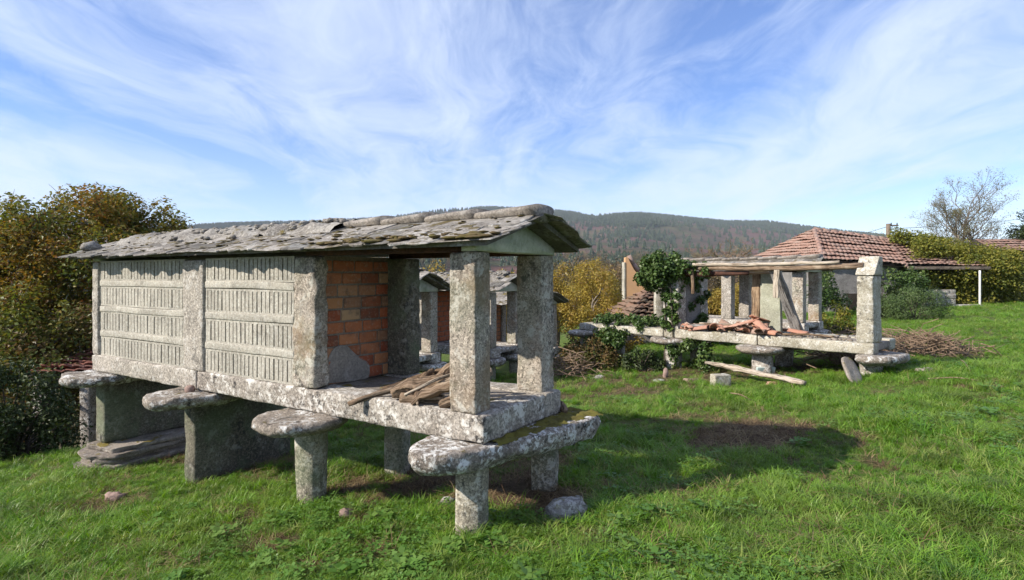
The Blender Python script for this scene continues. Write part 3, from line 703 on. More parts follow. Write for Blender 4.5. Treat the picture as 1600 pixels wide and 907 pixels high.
def roof(parent, W, L, eave, ridge, over=.13, y0=-.13, y1=None, seed=0, rows=6, step=.125, ridges=(), rubble=None, mossn=60, both=True, sag=0.03, ridge_len=.46):
    """pitched slate roof: boards, slates, ridge and moss"""
    y1 = L+.3 if y1 is None else y1
    r = random.Random(seed); half = W/2; sl = math.atan2(ridge-eave, half+over); run = (half+over)/math.cos(sl)
    db = MB()
    def bow(y): return -sag*math.sin(math.pi*min(1, max(0, (y-y0)/(y1-y0))))
    ys = np.linspace(y0+.03, y1-.03, 9)
    for side in (-1, 1):
        q = []
        for y in ys:
            xe = half+side*(half+over-.03)
            q += [(xe, y, eave+.012+bow(y)), (half+side*0.0, y, ridge+bow(y)), (half, y, ridge-.045+bow(y)), (xe, y, eave-.02+bow(y))]
        f = []
        for i in range(len(ys)-1):
            for a in range(4):
                f.append((i*4+a, i*4+(a+1) % 4, (i+1)*4+(a+1) % 4, (i+1)*4+a))
        f += [(0, 3, 2, 1), tuple((len(ys)-1)*4+a for a in range(4))]
        db.add(q, f)
    rf = link('roof', db.mesh('roof', M['slate_dark'], False), parent)
    ms = slate_meshes()
    for side in ((-1, 1) if both else (-1,)):
        for k in range(rows):
            y = y0-r.uniform(0, .1)
            while y < y1:
                me, wd = r.choice(ms); sc = r.uniform(.92, 1.15); yc = y+wd*sc/2
                s = -.03+k*step+r.uniform(-.035, .035); s = min(s, run-.36*sc)
                if yc > y1+.1: break
                y += wd*sc*r.uniform(.72, .95)
                x = half+side*(half+over-s*math.cos(sl)); z = eave+s*math.sin(sl)+bow(yc)+.012+(.006 if k else 0)
                o = bpy.data.objects.new('slate', me); COL.objects.link(o); o.parent = rf
                # mesh y runs up the slope, x along the eave
                up = Vector((-side*math.cos(sl-.026), 0, math.sin(sl-.026))); al = Vector((0, -1 if side < 0 else 1, 0))
                al = Vector((0, side, 0)) if False else al
                nrm = al.cross(up)
                if nrm.z < 0: al = -al; nrm = -nrm
                mtx = Matrix((al, up, nrm)).transposed().to_4x4()
                mtx = Matrix.Translation((x, yc, z)) @ mtx @ Matrix.Rotation(r.gauss(0, .09), 4, 'Z') @ Matrix.Rotation(r.gauss(0, .012), 4, 'Y') @ Matrix.Rotation(r.gauss(0, .007), 4, 'X')
                o.matrix_local = mtx @ Matrix.Diagonal((sc, sc*r.uniform(.9, 1.1), r.uniform(.8, 1.5), 1))
    # cement ridge caps, stepped
    for i, (ya, yb) in enumerate(ridges):
        n = 9; V = []; Fc = []; ns = 6
        for q in range(ns):
            y = ya+(yb-ya)*q/(ns-1); lift = .020+(.028*(1-q/(ns-1)))
            for a in range(n):
                an = math.pi*(a/(n-1)); rr_ = .125*(1.0-.05*q/(ns-1))
                V.append((half-math.cos(an)*rr_*1.25, y, ridge-.02+lift+bow(y)+max(0, math.sin(an))**.5*rr_*.36))
            V.append((half+.06, y, ridge-.05)); V.append((half-.06, y, ridge-.05))
        m_ = n+2
        for q in range(ns-1):
            for a in range(m_): Fc.append((q*m_+a, (q+1)*m_+a, (q+1)*m_+(a+1) % m_, q*m_+(a+1) % m_))
        Fc.append(tuple(range(m_))); Fc.append(tuple(reversed(range((ns-1)*m_, ns*m_))))
        V = np.array(V); V = V+.004*fbm3(V*9+i*3.3, seed+i, 3)
        link('ridge_cap', mesh_from('ridge_cap', V, Fc, M['ridge'], True), rf)
    if rubble:                                           # crumbled mortar and stones along the ridge
        ya, yb = rubble; n = 11; ns = int((yb-ya)/.05); V = []; Fc = []
        for q in range(ns):
            y = ya+(yb-ya)*q/(ns-1)
            for a in range(n):
                t_ = a/(n-1)*2-1; xx = t_*.30
                V.append((half+xx, y, ridge+bow(y)+.072-abs(xx)*(ridge-eave)/(half+over)*1.02-.05*(abs(t_)**6)))
        for q in range(ns-1):
            for a in range(n-1): Fc.append((q*n+a, q*n+a+1, (q+1)*n+a+1, (q+1)*n+a))
        V = np.array(V); N = fbm(V*8+3, seed+5, 4); V[:, 2] += .085*N; V[:, 0] += .05*fbm(V*5, seed+6, 3)
        link('ridge_mortar', mesh_from('ridge_mortar', V, np.array(Fc), M['rubble_ridge'], True), rf)
        mb = MB()
        for q in range(int((yb-ya)*75)):
            s_ = r.uniform(.010, .034); v_, f_ = lump(s_*1.6, s_, s_*.6, 7, 5, .6, q, 2.5)
            xx = r.gauss(0, .12); y = r.uniform(ya, yb)
            mb.add(rotz(v_, r.uniform(0, 6))+np.array((half+xx, y, ridge+bow(y)+.078-abs(xx)*.42)), f_.tolist())
        link('ridge_rubble', mb.mesh('ridge_rubble', M['rubble_ridge'], True), rf, kind='stuff')
    if mossn:
        mb = MB()
        for q in range(mossn):
            s_ = r.uniform(.008, .024) if q % 9 else r.uniform(.03, .045); v_, f_ = lump(s_*1.0, s_*1.7, s_*.30, 10, 6, .75, q+60, 2.6)
            side = -1 if r.random() < .8 else 1; s = r.uniform(.0, run*.9) if q % 3 else r.uniform(0, .16); y = r.uniform(y0+.05, y1-.1) if q % 3 else r.uniform(y0, y0+1.6)
            x = half+side*(half+over-s*math.cos(sl))
            mb.add(rotz(v_, r.uniform(0, 6))+np.array((x, y, eave+s*math.sin(sl)+bow(y)+.032)), f_.tolist())
        link('moss', mb.mesh('moss', M['moss'], True), rf, kind='stuff')
    return rf

def slotted(parent, x, face, ya, yb, z0, z1, rows=4, pitch=.062, seed=0, mat=None, detail=True):
    """wall bay cast in concrete: rows of narrow upright slots with plain bands between; face -1 looks to -x"""
    mat = mat or M['concrete']; r = random.Random(seed); band = .065; hh = (z1-z0-band*(rows-1))/rows; th = .045
    for k in range(rows):
        za = z0+k*(hh+band); mb = MB(); m0 = .018; n = max(3, int((yb-ya-.06)/pitch)); pt = (yb-ya-.06)/n
        def bx(a0, a1, c0, c1, d0, d1):
            v_, f_ = box((d1-d0, a1-a0, c1-c0)); mb.add(v_+np.array((x-face*(d0+d1)/2, (a0+a1)/2, (c0+c1)/2)), f_.tolist())
        bx(ya, yb, za, za+hh, .034, th+.02)                              # back of the slots
        bx(ya, yb, za, za+m0, 0, .034); bx(ya, yb, za+hh-m0, za+hh, 0, .034)
        bx(ya, ya+.03, za+m0, za+hh-m0, 0, .034); bx(yb-.03, yb, za+m0, za+hh-m0, 0, .034)
        e0 = ya+.03
        for q in range(n):
            g_ = r.uniform(.012, .016); a0 = ya+.03+q*pt+g_/2; a1 = ya+.03+(q+1)*pt-g_/2
            j = r.uniform(-.003, .003)
            v_, f_ = box((.034, a1-a0, hh-2*m0)); v_ = v_+np.array((0, 0, 0)); v_[:, 1] += np.sign(v_[:, 2])*r.uniform(-.002, .002)
            mb.add(v_+np.array((x-face*(.017+j), (a0+a1)/2, za+hh/2)), f_.tolist())
        link('slotted_panel', mb.mesh('slotted_panel', mat, False), parent)
        if k < rows-1:
            L_ = yb-ya; V, Fc = stone((.055, L_, band), .010, .09, .005, 3, seed+k)
            V[:, 2] += .010*fbm(np.stack([V[:, 1]*1.2, V[:, 1]*0+seed, V[:, 1]*0+k], 1), 5, 2)
            put('rail', (V, Fc), mat, parent, (x-face*.0175, (ya+yb)/2, za+hh+band/2))

def brick_wall(parent, y, x0, x1, z0, z1, seed=0, single=True, patch=True, th=.10):
    """cross wall of hollow bricks"""
    r = random.Random(seed); bw = put('brick_wall', box((x1-x0, th-.018, z1-z0)), M['mortar'], parent, ((x0+x1)/2, y, (z0+z1)/2), smooth=False)
    bh, bl, j = .088, .205, .015; k = 0; z = z0+.006; mb = MB()
    meshes = []
    for q in range(5):
        rr_ = np.random.default_rng(q+seed); v_, f_ = stone((1, 1, 1), .03, .4, 0, 1, q)
        meshes.append((v_, f_))
    shared = {}
    while z+bh < z1+.01:
        x = x0+.004-(r.uniform(.3, .7)*bl if k % 2 else r.uniform(0, .15)*bl)
        while x < x1-.02:
            a = max(x, x0+.003); c = min(x+bl*r.uniform(.9, 1.12), x1-.003); nx = x+bl+j; 
            if c-a > .03:
                V, Fc = stone((c-a, th, bh), .008, .07, .0045, 14, r.randint(0, 999))
                loc = np.array(((a+c)/2, y+r.uniform(-.004, .004), z+bh/2)); V = rotz(V, r.gauss(0, .006))
                if single: link('brick', mesh_from('brick', V+loc, Fc, M['brick'], True), bw)
                else: mb.add(V+loc, Fc.tolist())
            x = c+j
        z += bh+j; k += 1
    if not single: link('brick', mb.mesh('brick', M['brick'], True), bw, kind='stuff')
    if patch:
        V, Fc = slab([(-.36, -.17), (.12, -.2), (.13, -.06), (-.02, .02), (-.08, .08), (-.16, .135), (-.26, .12), (-.33, .03)], 0, .02, 40, .006, 3, .004, .012)
        V = np.stack([V[:, 0], -V[:, 2], V[:, 1]], 1)
        put('cement_patch', (V, [f[::-1] for f in Fc]), M['cement'], bw, (x0+.36, y-th/2+.0125, z0+.19))
    return bw

def gable_stone(parent, W, y, z0, h, th=.12, mat='gable', x0=0.0, seed=0, z1=.03):
    """low pentagon of stone that carries the ridge"""
    pts = [(x0, z0), (x0+W, z0), (x0+W, z0+z1), (x0+W*.5+.04, z0+h), (x0+W*.5-.04, z0+h), (x0, z0+z1)]
    n = 30; P = np.array(pts); V = []; Q = np.concatenate([P, P[:1]]); sg = np.linalg.norm(np.diff(Q, axis=0), axis=1); s = np.concatenate([[0], np.cumsum(sg)])
    t_ = np.unique(np.concatenate([np.linspace(0, s[-1], n, endpoint=False), s[:-1]])); O = np.stack([np.interp(t_, s, Q[:, 0]), np.interp(t_, s, Q[:, 1])], 1)
    c = O.mean(0); n = len(O)
    for (yy, k) in ((y, .05), (y, .93), (y+.012, 1), (y+th-.012, 1), (y+th, .93), (y+th, .05)):
        if k == .93: X = c+(O-c)*(1-.012/np.linalg.norm(O-c, axis=1, keepdims=True))
        else: X = c+(O-c)*k
        V.append(np.stack([X[:, 0], np.full(n, yy), X[:, 1]], 1))
    V = np.concatenate(V); Fc = []
    for i in range(5):
        for j in range(n): Fc.append((i*n+j, i*n+(j+1) % n, (i+1)*n+(j+1) % n, (i+1)*n+j))
    Fc.append(tuple(range(n-1, -1, -1))); Fc.append(tuple(range(5*n, 6*n)))
    V = V+.004*fbm3(V*8+seed, seed, 3)
    return put('gable_stone', (V, Fc), M[mat], parent)

def post(parent, x, y, w, d, z0, z1, mat, seed, amp=.008, r=.018, cell=.035, taper=0.0, name='post', label=None):
    """x,y = lower corner of its plan"""
    def tp(V):
        k = 1-taper*(V[:, 2:3]/(z1-z0)+.5); V = V.copy(); V[:, :2] *= k; return V
    V, Fc = stone((w, d, z1-z0), r, cell, amp, 7, seed, tp)
    return put(name, (V, Fc), mat, parent, (x+w/2, y+d/2, (z0+z1)/2), label=label)

# ---- the granary in front
ANG = math.atan2(0.844, 0.537)
O1 = (-0.183, 3.70, 0.0)
def L1(x, y, z=0): return np.array([O1[0]+.537*x-.844*y, O1[1]+.844*x+.537*y, z])
W1, LN1 = 1.07, 5.45
g1 = empty('granary', O1, ANG, 'long stone granary in front on stone legs with slate roof and open brick backed end', 'granary')
# legs and cross walls
def leg(parent, x, y, r0, r1, z1, gw, seed, mat='leg', ex=.35, rz=.3):
    V, Fc = column(r0, r1, z1-gw+.06, 22, 12, .009, seed, ex); put('leg', (V, Fc), M[mat], parent, (x, y, gw-.06), rz)
for (x, y, r0, r1, sd_) in ((.10, .16, .108, .106, 1), (1.05, .14, .105, .11, 2), (.10, 1.78, .104, .118, 3), (.97, 1.66, .11, .11, 4)):
    p = L1(x, y); leg(g1, x, y, r0, r1, .50, hz(p[0], p[1]), sd_)
for (y, zlow, sd_) in ((3.42, None, 5), (5.26, -.17, 6)):
    p = L1(0.0, y); zb = hz(p[0], p[1])-.08 if zlow is None else zlow
    p2 = L1(1.0, y); zb = min(zb, hz(p2[0], p2[1])-.05) if zlow is None else zb
    V, Fc = stone((1.06, .19 if sd_ == 5 else .22, .49-zb), .03, .07, .014, 4, sd_)
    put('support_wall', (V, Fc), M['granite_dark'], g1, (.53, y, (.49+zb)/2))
# capstones
put('capstone', slab([(-.34, .30), (-.31, .16), (-.20, .05), (-.08, -.01), (.12, -.08), (.5, -.19), (1.10, -.30), (1.24, -.24), (1.28, .0), (1.2, .38), (.6, .44), (0, .46), (-.22, .42)], .462, .618, 190, .013, 8, .022, .03, 5), M['cap_moss'], g1)
def ring(cx, cy, rx, ry, n=18, j=.06, seed=0):
    r = random.Random(seed); return [(cx+rx*math.cos(2*math.pi*k/n)*(1+r.uniform(-j, j)), cy+ry*math.sin(2*math.pi*k/n)*(1+r.uniform(-j, j))) for k in range(n)]
put('capstone', slab(ring(-.06, 1.70, .36, .34, seed=3), .515, .618, 110, .012, 9, .02, .03, 5), M['cap'], g1)
put('capstone', slab(ring(.98, 1.66, .34, .34, seed=4), .49, .618, 60, .012, 10, .02, .03, 5), M['cap'], g1)
put('capstone', slab(ring(.10, 3.34, .55, .33, seed=5), .505, .618, 110, .022, 11, .02, .03, 6), M['cap'], g1)
put('capstone', slab(ring(.10, 5.28, .46, .36, seed=6), .50, .618, 110, .02, 12, .02, .03, 6), M['cap_moss'], g1)
# moss and grit along the foot of the end sill
nx_, ny_ = 60, 22; V = []; Fc = []
for i in range(nx_):
    x = .08+1.14*i/(nx_-1); wd_ = .05+.20*x
    for j in range(ny_): V.append((x, .03-(wd_+.03)*j/(ny_-1), .6125))
for i in range(nx_-1):
    for j in range(ny_-1): Fc.append((i*ny_+j, (i+1)*ny_+j, (i+1)*ny_+j+1, i*ny_+j+1))
V = np.array(V); e = np.array([abs((k % ny_)/(ny_-1)*2-1)**3 for k in range(len(V))]); V[:, 2] += .016+.030*fbm(V*17, 8, 4)-.022*e+.008*fbm(V*70, 9, 2)
put('moss', (V, [f[::-1] for f in Fc] if True else Fc), M['moss_green'], g1, kind='stuff')
# sills
for (ya, yb, sd_) in ((0, 3.30, 20), (3.308, LN1, 21)):
    V, Fc = stone((.26, yb-ya, .185), .022, .045, .010, 5, sd_)
    put('sill_beam', (V, Fc), M['sill' if sd_ == 21 else 'granite'], g1, (.13, (ya+yb)/2, .7125))
for (ya, yb, sd_) in ((0, 2.7, 22), (2.708, LN1, 23)):
    V, Fc = stone((.24, yb-ya, .185), .022, .08, .009, 5, sd_); put('sill_beam', (V, Fc), M['sill'], g1, (W1-.12, (ya+yb)/2, .7125))
V, Fc = stone((W1-.508, .24, .185), .022, .045, .010, 5, 24); put('sill_beam', (V, Fc), M['granite'], g1, (W1/2+.01, .125, .712))
V, Fc = stone((W1-.51, LN1-.25, .10), .015, .12, .008, 5, 25); put('floor_slab', (V, Fc), M['schist'], g1, (W1/2+.01, .255+(LN1-.25)/2, .742))
# posts
post(g1, .004, .065, .175, .215, .803, 1.855, M['granite_post'], 30, .009, .014, .03)
post(g1, W1-.205, .065, .20, .225, .803, 1.855, M['granite_post'], 31, .009, .014, .03)
def rough(V): return V
V, Fc = stone((.14, .28, 1.045), .03, .03, .020, 6, 32, lambda V: V*np.array([1, 1, 1])*np.stack([1-.10*(V[:, 2]/.52), 1-.05*(V[:, 2]/.52), V[:, 2]*0+1], 1))
put('post', (V, Fc), M['granite_post'], g1, (.078, 1.765, 1.325))
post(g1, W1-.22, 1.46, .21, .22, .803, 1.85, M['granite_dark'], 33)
V, Fc = stone((.16, .345, 1.045), .02, .04, .011, 6, 34); put('post', (V, Fc), M['sill'], g1, (.083, 3.37, 1.325))
post(g1, W1-.19, 3.2, .18, .34, .803, 1.85, M['sill'], 35)
V, Fc = stone((.17, .14, 1.045), .02, .04, .011, 6, 36); put('post', (V, Fc), M['sill'], g1, (.085, 5.375, 1.325))
post(g1, W1-.18, 5.3, .17, .14, .803, 1.85, M['sill'], 37)
for (ya, yb, pt, sd_) in ((1.905, 3.19, .058, 1), (3.55, 5.305, .066, 2)):
    slotted(g1, .028, -1, ya, yb, .805, 1.86, 4, pt, sd_)
    slotted(g1, W1-.028, 1, ya, yb, .805, 1.86, 4, pt, sd_+5)
V, Fc = stone((W1-.36, .12, 1.05), .02, .12, .008, 5, 38); put('end_wall', (V, Fc), M['sill'], g1, (W1/2, 5.37, 1.325))
brick_wall(g1, 1.72, .14, .90, .803, 1.86, 4)
# timbers and gables
for (x, sd_) in ((.07, 1), (W1-.07, 2)):
    V, Fc = stone((.09, 1.62, .07), .008, .3, .004, 3, sd_); put('purlin', (V, Fc), M['wood_purlin'], g1, (x, .95, 1.893))
gable_stone(g1, W1-.01, .055, 1.86, .235, .13, 'gable', .005, 3, .045)
gable_stone(g1, W1-.01, 5.30, 1.86, .235, .13, 'gable', .005, 4, .045)
roof(g1, W1, LN1, 1.905, 2.125, .13, -.13, 5.80, 11, 6, .118, [(-.14, .36), (.37, .83), (.84, 1.30), (1.31, 1.74)], (1.74, 5.55), 260, True, 0.0)

# ---- old wood heaped on the open floor
def grain_of(k, n, Q, rr_, seed=0):
    s = np.concatenate([[0], np.cumsum(np.linalg.norm(np.diff(Q, axis=0), axis=1))]); a = np.arange(n)*2*math.pi/n; rm = float(np.mean(rr_))
    return np.stack([np.tile(np.cos(a), k)*rm+seed, np.tile(np.sin(a), k)*rm, np.repeat(s, n)*.09], 1)
def set_grain(me, G):
    a = me.attributes.new('grain', 'FLOAT_VECTOR', 'POINT'); a.data.foreach_set('vector', np.asarray(G, np.float32).ravel()); return me
def log(name, pts, rads, seed, label, cat, mat='wood_old', group=None, amp=.012, n=9, flat=1.0, sub=6):
    """gnarled length of wood; points in world space; origin at its middle"""
    P_ = np.array(pts, float); k = len(P_); tt = np.linspace(0, k-1, (k-1)*sub+1); 
    Q = np.stack([np.interp(tt, np.arange(k), P_[:, a]) for a in range(3)], 1)
    for _ in range(3): Q[1:-1] = (Q[:-2]+2*Q[1:-1]+Q[2:])/4
    rr_ = np.interp(tt, np.arange(k), rads)
    Q = Q+.16*rr_[:, None]*fbm3(Q*9+seed, seed, 2)
    if n > 8: n = 22; rr_ = rr_*(1+.22*vnoise(np.stack([tt*1.7+seed, tt*0, tt*0], 1), seed))
    V, Fc = tube(Q, rr_, n, seed, amp*.6, True, flat); G = grain_of(len(Q), n, Q, rr_, seed)
    if n > 8:                                            # long cracks and ridges
        c_ = np.repeat(Q, n, 0); V = c_+(V-c_)*(1+.55*fbm(G*np.array([75, 75, 60]), seed, 3))[:, None]
    c = Q.mean(0)
    return link(name, set_grain(mesh_from(name, V-c, Fc, M[mat], True), G), None, tuple(c), label=label, cat=cat, group=group)
def lw(x, y, z): return L1(x, y, z)
gw_ = 'old logs heaped on the granary floor'
log('log', [lw(-.09, 1.13, .77), lw(.05, .98, .835), lw(.22, .78, .90), lw(.42, .5, .99)], [.016, .026, .027, .024], 1, 'long thin log poking out over the edge of the granary floor', 'log', 'wood_brown', gw_)
log('log', [lw(.16, 1.04, .85), lw(.3, .86, .915), lw(.46, .62, 1.0), lw(.5, .5, 1.02)], [.014, .02, .02, .018], 2, 'straight slim stick lying behind the gnarled root on the granary floor', 'log', 'wood_brown', gw_)
log('log', [lw(.06, .84, .85), lw(.12, .74, .90), lw(.18, .64, .90), lw(.26, .52, .95)], [.04, .062, .05, .045], 3, 'twisted gnarled root at the front of the wood heap', 'log', 'wood_old', gw_, .035)
log('log', [lw(.32, .62, .93), lw(.34, .54, 1.02), lw(.40, .47, 1.06), lw(.42, .40, 1.05)], [.035, .05, .036, .028], 4, 'knotted stump on top of the wood heap', 'log', 'wood_old', gw_, .035)
log('log', [lw(.02, .62, .80), lw(.05, .56, .875), lw(.12, .42, .925), lw(.18, .27, .97)], [.02, .05, .065, .062], 5, 'thick split log with a pale broken end beside the front post', 'log', 'wood_old', gw_, .022, 11, .6)
log('log', [lw(.16, .62, .90), lw(.26, .46, .965), lw(.36, .30, 1.005), lw(.42, .22, 1.02)], [.03, .055, .07, .06], 6, 'broad flat rotten plank leaning on the wood heap', 'log', 'wood_old', gw_, .018, 11, .45)
log('log', [lw(.05, .75, .82), lw(.10, .60, .835), lw(.14, .44, .84)], [.03, .035, .03], 7, 'short log at the bottom of the wood heap', 'log', 'wood_old', gw_, .02)
log('log', [lw(.05, .40, .82), lw(.07, .33, .85), lw(.10, .24, .86)], [.022, .035, .03], 8, 'small stump tucked under the thick log by the post', 'log', 'wood_old', gw_, .02)
log('log', [lw(.26, .44, .99), lw(.33, .34, 1.03), lw(.40, .25, 1.05)], [.012, .03, .02], 9, 'pale flat board end at the top of the wood heap', 'log', 'wood_grey', gw_, .008, 8, .4)
log('log', [lw(1.24, .10, .645), lw(1.13, .02, .66), lw(1.02, -.05, .64)], [.02, .028, .02], 10, 'short dark stick lying on the mossy end capstone', 'stick', 'wood_brown', None, .012)
log('log', [lw(.03, .70, .86), lw(.16, .52, .965), lw(.30, .40, 1.02)], [.009, .013, .008], 11, 'thin crooked branch lying across the thick split log', 'branch', 'wood_pale', gw_, .006, 7)
log('log', [lw(.0, .55, .815), lw(.06, .62, .86), lw(.22, .70, .95), lw(.36, .72, .99)], [.010, .02, .024, .016], 12, 'dark bent branch crossing under the gnarled root', 'branch', 'wood_brown', gw_, .01, 9)
log('log', [lw(.20, .95, .83), lw(.34, .80, .86), lw(.55, .70, .87)], [.012, .018, .012], 13, 'short stick behind the wood heap near the brick wall', 'branch', 'wood_grey', gw_, .006, 7)
# stone on the eave
V, Fc = lump(.10, .10, .06, 16, 11, .45, 5, 2.2); p = lw(.06, 5.62, 2.03)
link('roof_stone', mesh_from('roof_stone', rotz(V, .5), Fc, M['rubble_ridge']), None, tuple(p), label='grey stone weighing down the far left corner of the slate roof', cat='stone')
V, Fc = lump(.045, .04, .04, 9, 7, .2, 6); p = lw(-.06, 3.30, .64)
link('pebble', mesh_from('pebble', V, Fc, M['rock_pink']), None, tuple(p), label='small brown stone sitting on the middle capstone under the sill', cat='stone')
# flagstones under the far support wall
r_ = random.Random(77); zt = -.175; k = 0
p0 = L1(-.12, 5.1)
names = ['topmost flagstone under the far left support wall', 'second flagstone from the top under the far support wall', 'third flagstone down beneath the far support wall', 'fourth flagstone down in the stack under the far wall', 'fifth flagstone down in the stack under the far wall', 'lowest flagstone in the stack under the far support wall']
for k in range(6):
    th_ = r_.uniform(.04, .065); jx = .022*k
    poly = [(-.06-jx, 5.42+jx), (-.10-jx, 5.1), (-.02-jx, 4.90-jx), (.45, 4.92), (1.15, 4.92), (1.3, 5.3), (1.1, 5.6), (.4, 5.58)]
    poly = [(a+r_.uniform(-.11, .11), c+r_.uniform(-.09, .09)) for a, c in poly]
    V, Fc = slab(poly, -th_, 0, 120, .016, 40+k, .004, .006, 7); c = V.mean(0)
    o = link('flagstone', mesh_from('flagstone', V-c, Fc, M['schist']), None, tuple(np.array(O1)+np.append(rotz([[c[0], c[1], 0]], ANG)[0][:2], zt+c[2])), (0, 0, ANG), label=names[k], cat='flagstone', group='flagstones stacked under the far wall')
    zt -= th_-.004

# ---- granaries seen through the open end
def far_granary(o, ang, W, L, label, group=None, bays=2, brick=True, seed=0, base=.62, bare=False, posts_only=False):
    g = empty('granary', o, ang, label, 'granary'); zs = base; top = base+1.23
    for (x, y) in ((.1, .15), (W-.1, .15), (.1, L*.5), (W-.1, L*.5), (.1, L-.2), (W-.1, L-.2)):
        p = np.array([o[0], o[1]])+rotz([[x, y, 0]], ang)[0][:2]; gz = hz(*p)-o[2]
        leg(g, x, y, .11, .11, zs-.13, min(gz, zs-.3), seed+int(x*10+y))
        put('capstone', slab(ring(x, y, .30, .30, seed=seed+int(y*7)), zs-.15, zs-.002, 30, .012, seed, .02, .04), M['cap_moss'], g)
    for (x, w_) in ((.12, .24), (W-.12, .24)):
        V, Fc = stone((w_, L, .18), .02, .12, .009, 5, seed+int(x*9)); put('sill_beam', (V, Fc), M['granite'], g, (x, L/2, zs+.09))
    V, Fc = stone((W-.49, L-.02, .10), .02, .15, .008, 5, seed+2); put('floor_slab', (V, Fc), M['cap_moss'], g, (W/2, L/2, zs+.12))
    open_ = 1.55
    ys = [.06, open_]+[open_+(L-.2-open_)*(k+1)/bays for k in range(bays)]
    for y in ys:
        for x in (.01, W-.20):
            post(g, x, y, .19, .22, zs+.182, top-.01, M['granite_post' if y < 1 else 'sill'], seed+int(y*10)+int(x*3), .008, .02, .06)
    for k in range(bays):
        for (x, fc) in ((.03, -1), (W-.03, 1)): slotted(g, x, fc, ys[k+1]+.222, ys[k+2]-.002, zs+.184, top, 4, .065, seed+k)
    if brick: brick_wall(g, open_+.1, .20, W-.20, zs+.18, top-.02, seed+3, single=False, patch=False)
    gable_stone(g, W-.01, .05, top-.005, .24, .13, 'gable', .005, seed, .05)
    gable_stone(g, W-.01, L-.18, top-.005, .24, .13, 'gable', .005, seed, .05)
    roof(g, W, L, top+.04, top+.31, .14, -.15, L+.15, seed, 5, .15, [], (0, L), 20, True, .02)
    return g
far_granary((-1.80, 9.15, -.42), ANG, 1.07, 4.2, 'small weathered granary with grey gable seen past the brick wall of the front granary', seed=300, base=.62)
far_granary((-0.34, 10.7, -.45), ANG, 1.07, 4.4, 'slate roofed granary with an orange brick back wall seen between the front posts', seed=330)
far_granary((.55, 13.4, -.85), ANG, 1.15, 4.0, 'low granary with curled slate eave and red brick just right of the front post', seed=360)

# ------------------------------------------------------------------ leaves, ivy and trees
def leaves(name, centers, sig, n, size, mat, seed, parent=None, up=.5, outw=None, kind=None, label=None, cat=None, wide=.55, loc=None):
    """n leaf faces spread round clump centres; sig per clump"""
    r = np.random.default_rng(seed); C = np.asarray(centers, float); K = len(C); sig = np.broadcast_to(np.asarray(sig, float).reshape(-1, 1) if np.ndim(sig) <= 1 else sig, (K, 3))
    wgt = np.prod(sig, 1)**.6; wgt = wgt/wgt.sum()
    k = r.choice(K, n, p=wgt); d = r.normal(0, 1, (n, 3)); d /= np.linalg.norm(d, axis=1, keepdims=True); d *= (r.uniform(0, 1, n)**(1/2.2))[:, None]*1.25
    p = C[k]+d*sig[k]
    nz = r.normal(0, 1, (n, 3)); nz[:, 2] = np.abs(nz[:, 2])*1.0+up; nz += .8*d; nz /= np.linalg.norm(nz, axis=1, keepdims=True)
    t1 = np.cross(nz, r.normal(0, 1, (n, 3))); t1 /= np.linalg.norm(t1, axis=1, keepdims=True); t2 = np.cross(nz, t1)
    s = size*r.uniform(.6, 1.35, n)[:, None]
    a = p-t1*s*.5; b_ = p+t2*s*wide*.5+nz*s*.10; c = p+t1*s*.5-nz*s*.08; e = p-t2*s*wide*.5+nz*s*.10
    V = np.stack([a, b_, c, e], 1).reshape(-1, 3); Fq = np.arange(4*n).reshape(-1, 4)
    if loc is not None: V = V-np.asarray(loc)
    me = mesh_from(name, V, Fq, M[mat], False)
    ct = r.uniform(0, 1, K); ti = np.clip(.55*ct[k]+.45*r.uniform(0, 1, n)+r.normal(0, .08, n), 0, 1)
    at_ = me.attributes.new('tint', 'FLOAT', 'FACE'); at_.data.foreach_set('value', ti.astype(np.float32))
    return link(name, me, parent, loc if parent is None and loc is not None else None, label=label, cat=cat, kind=kind)

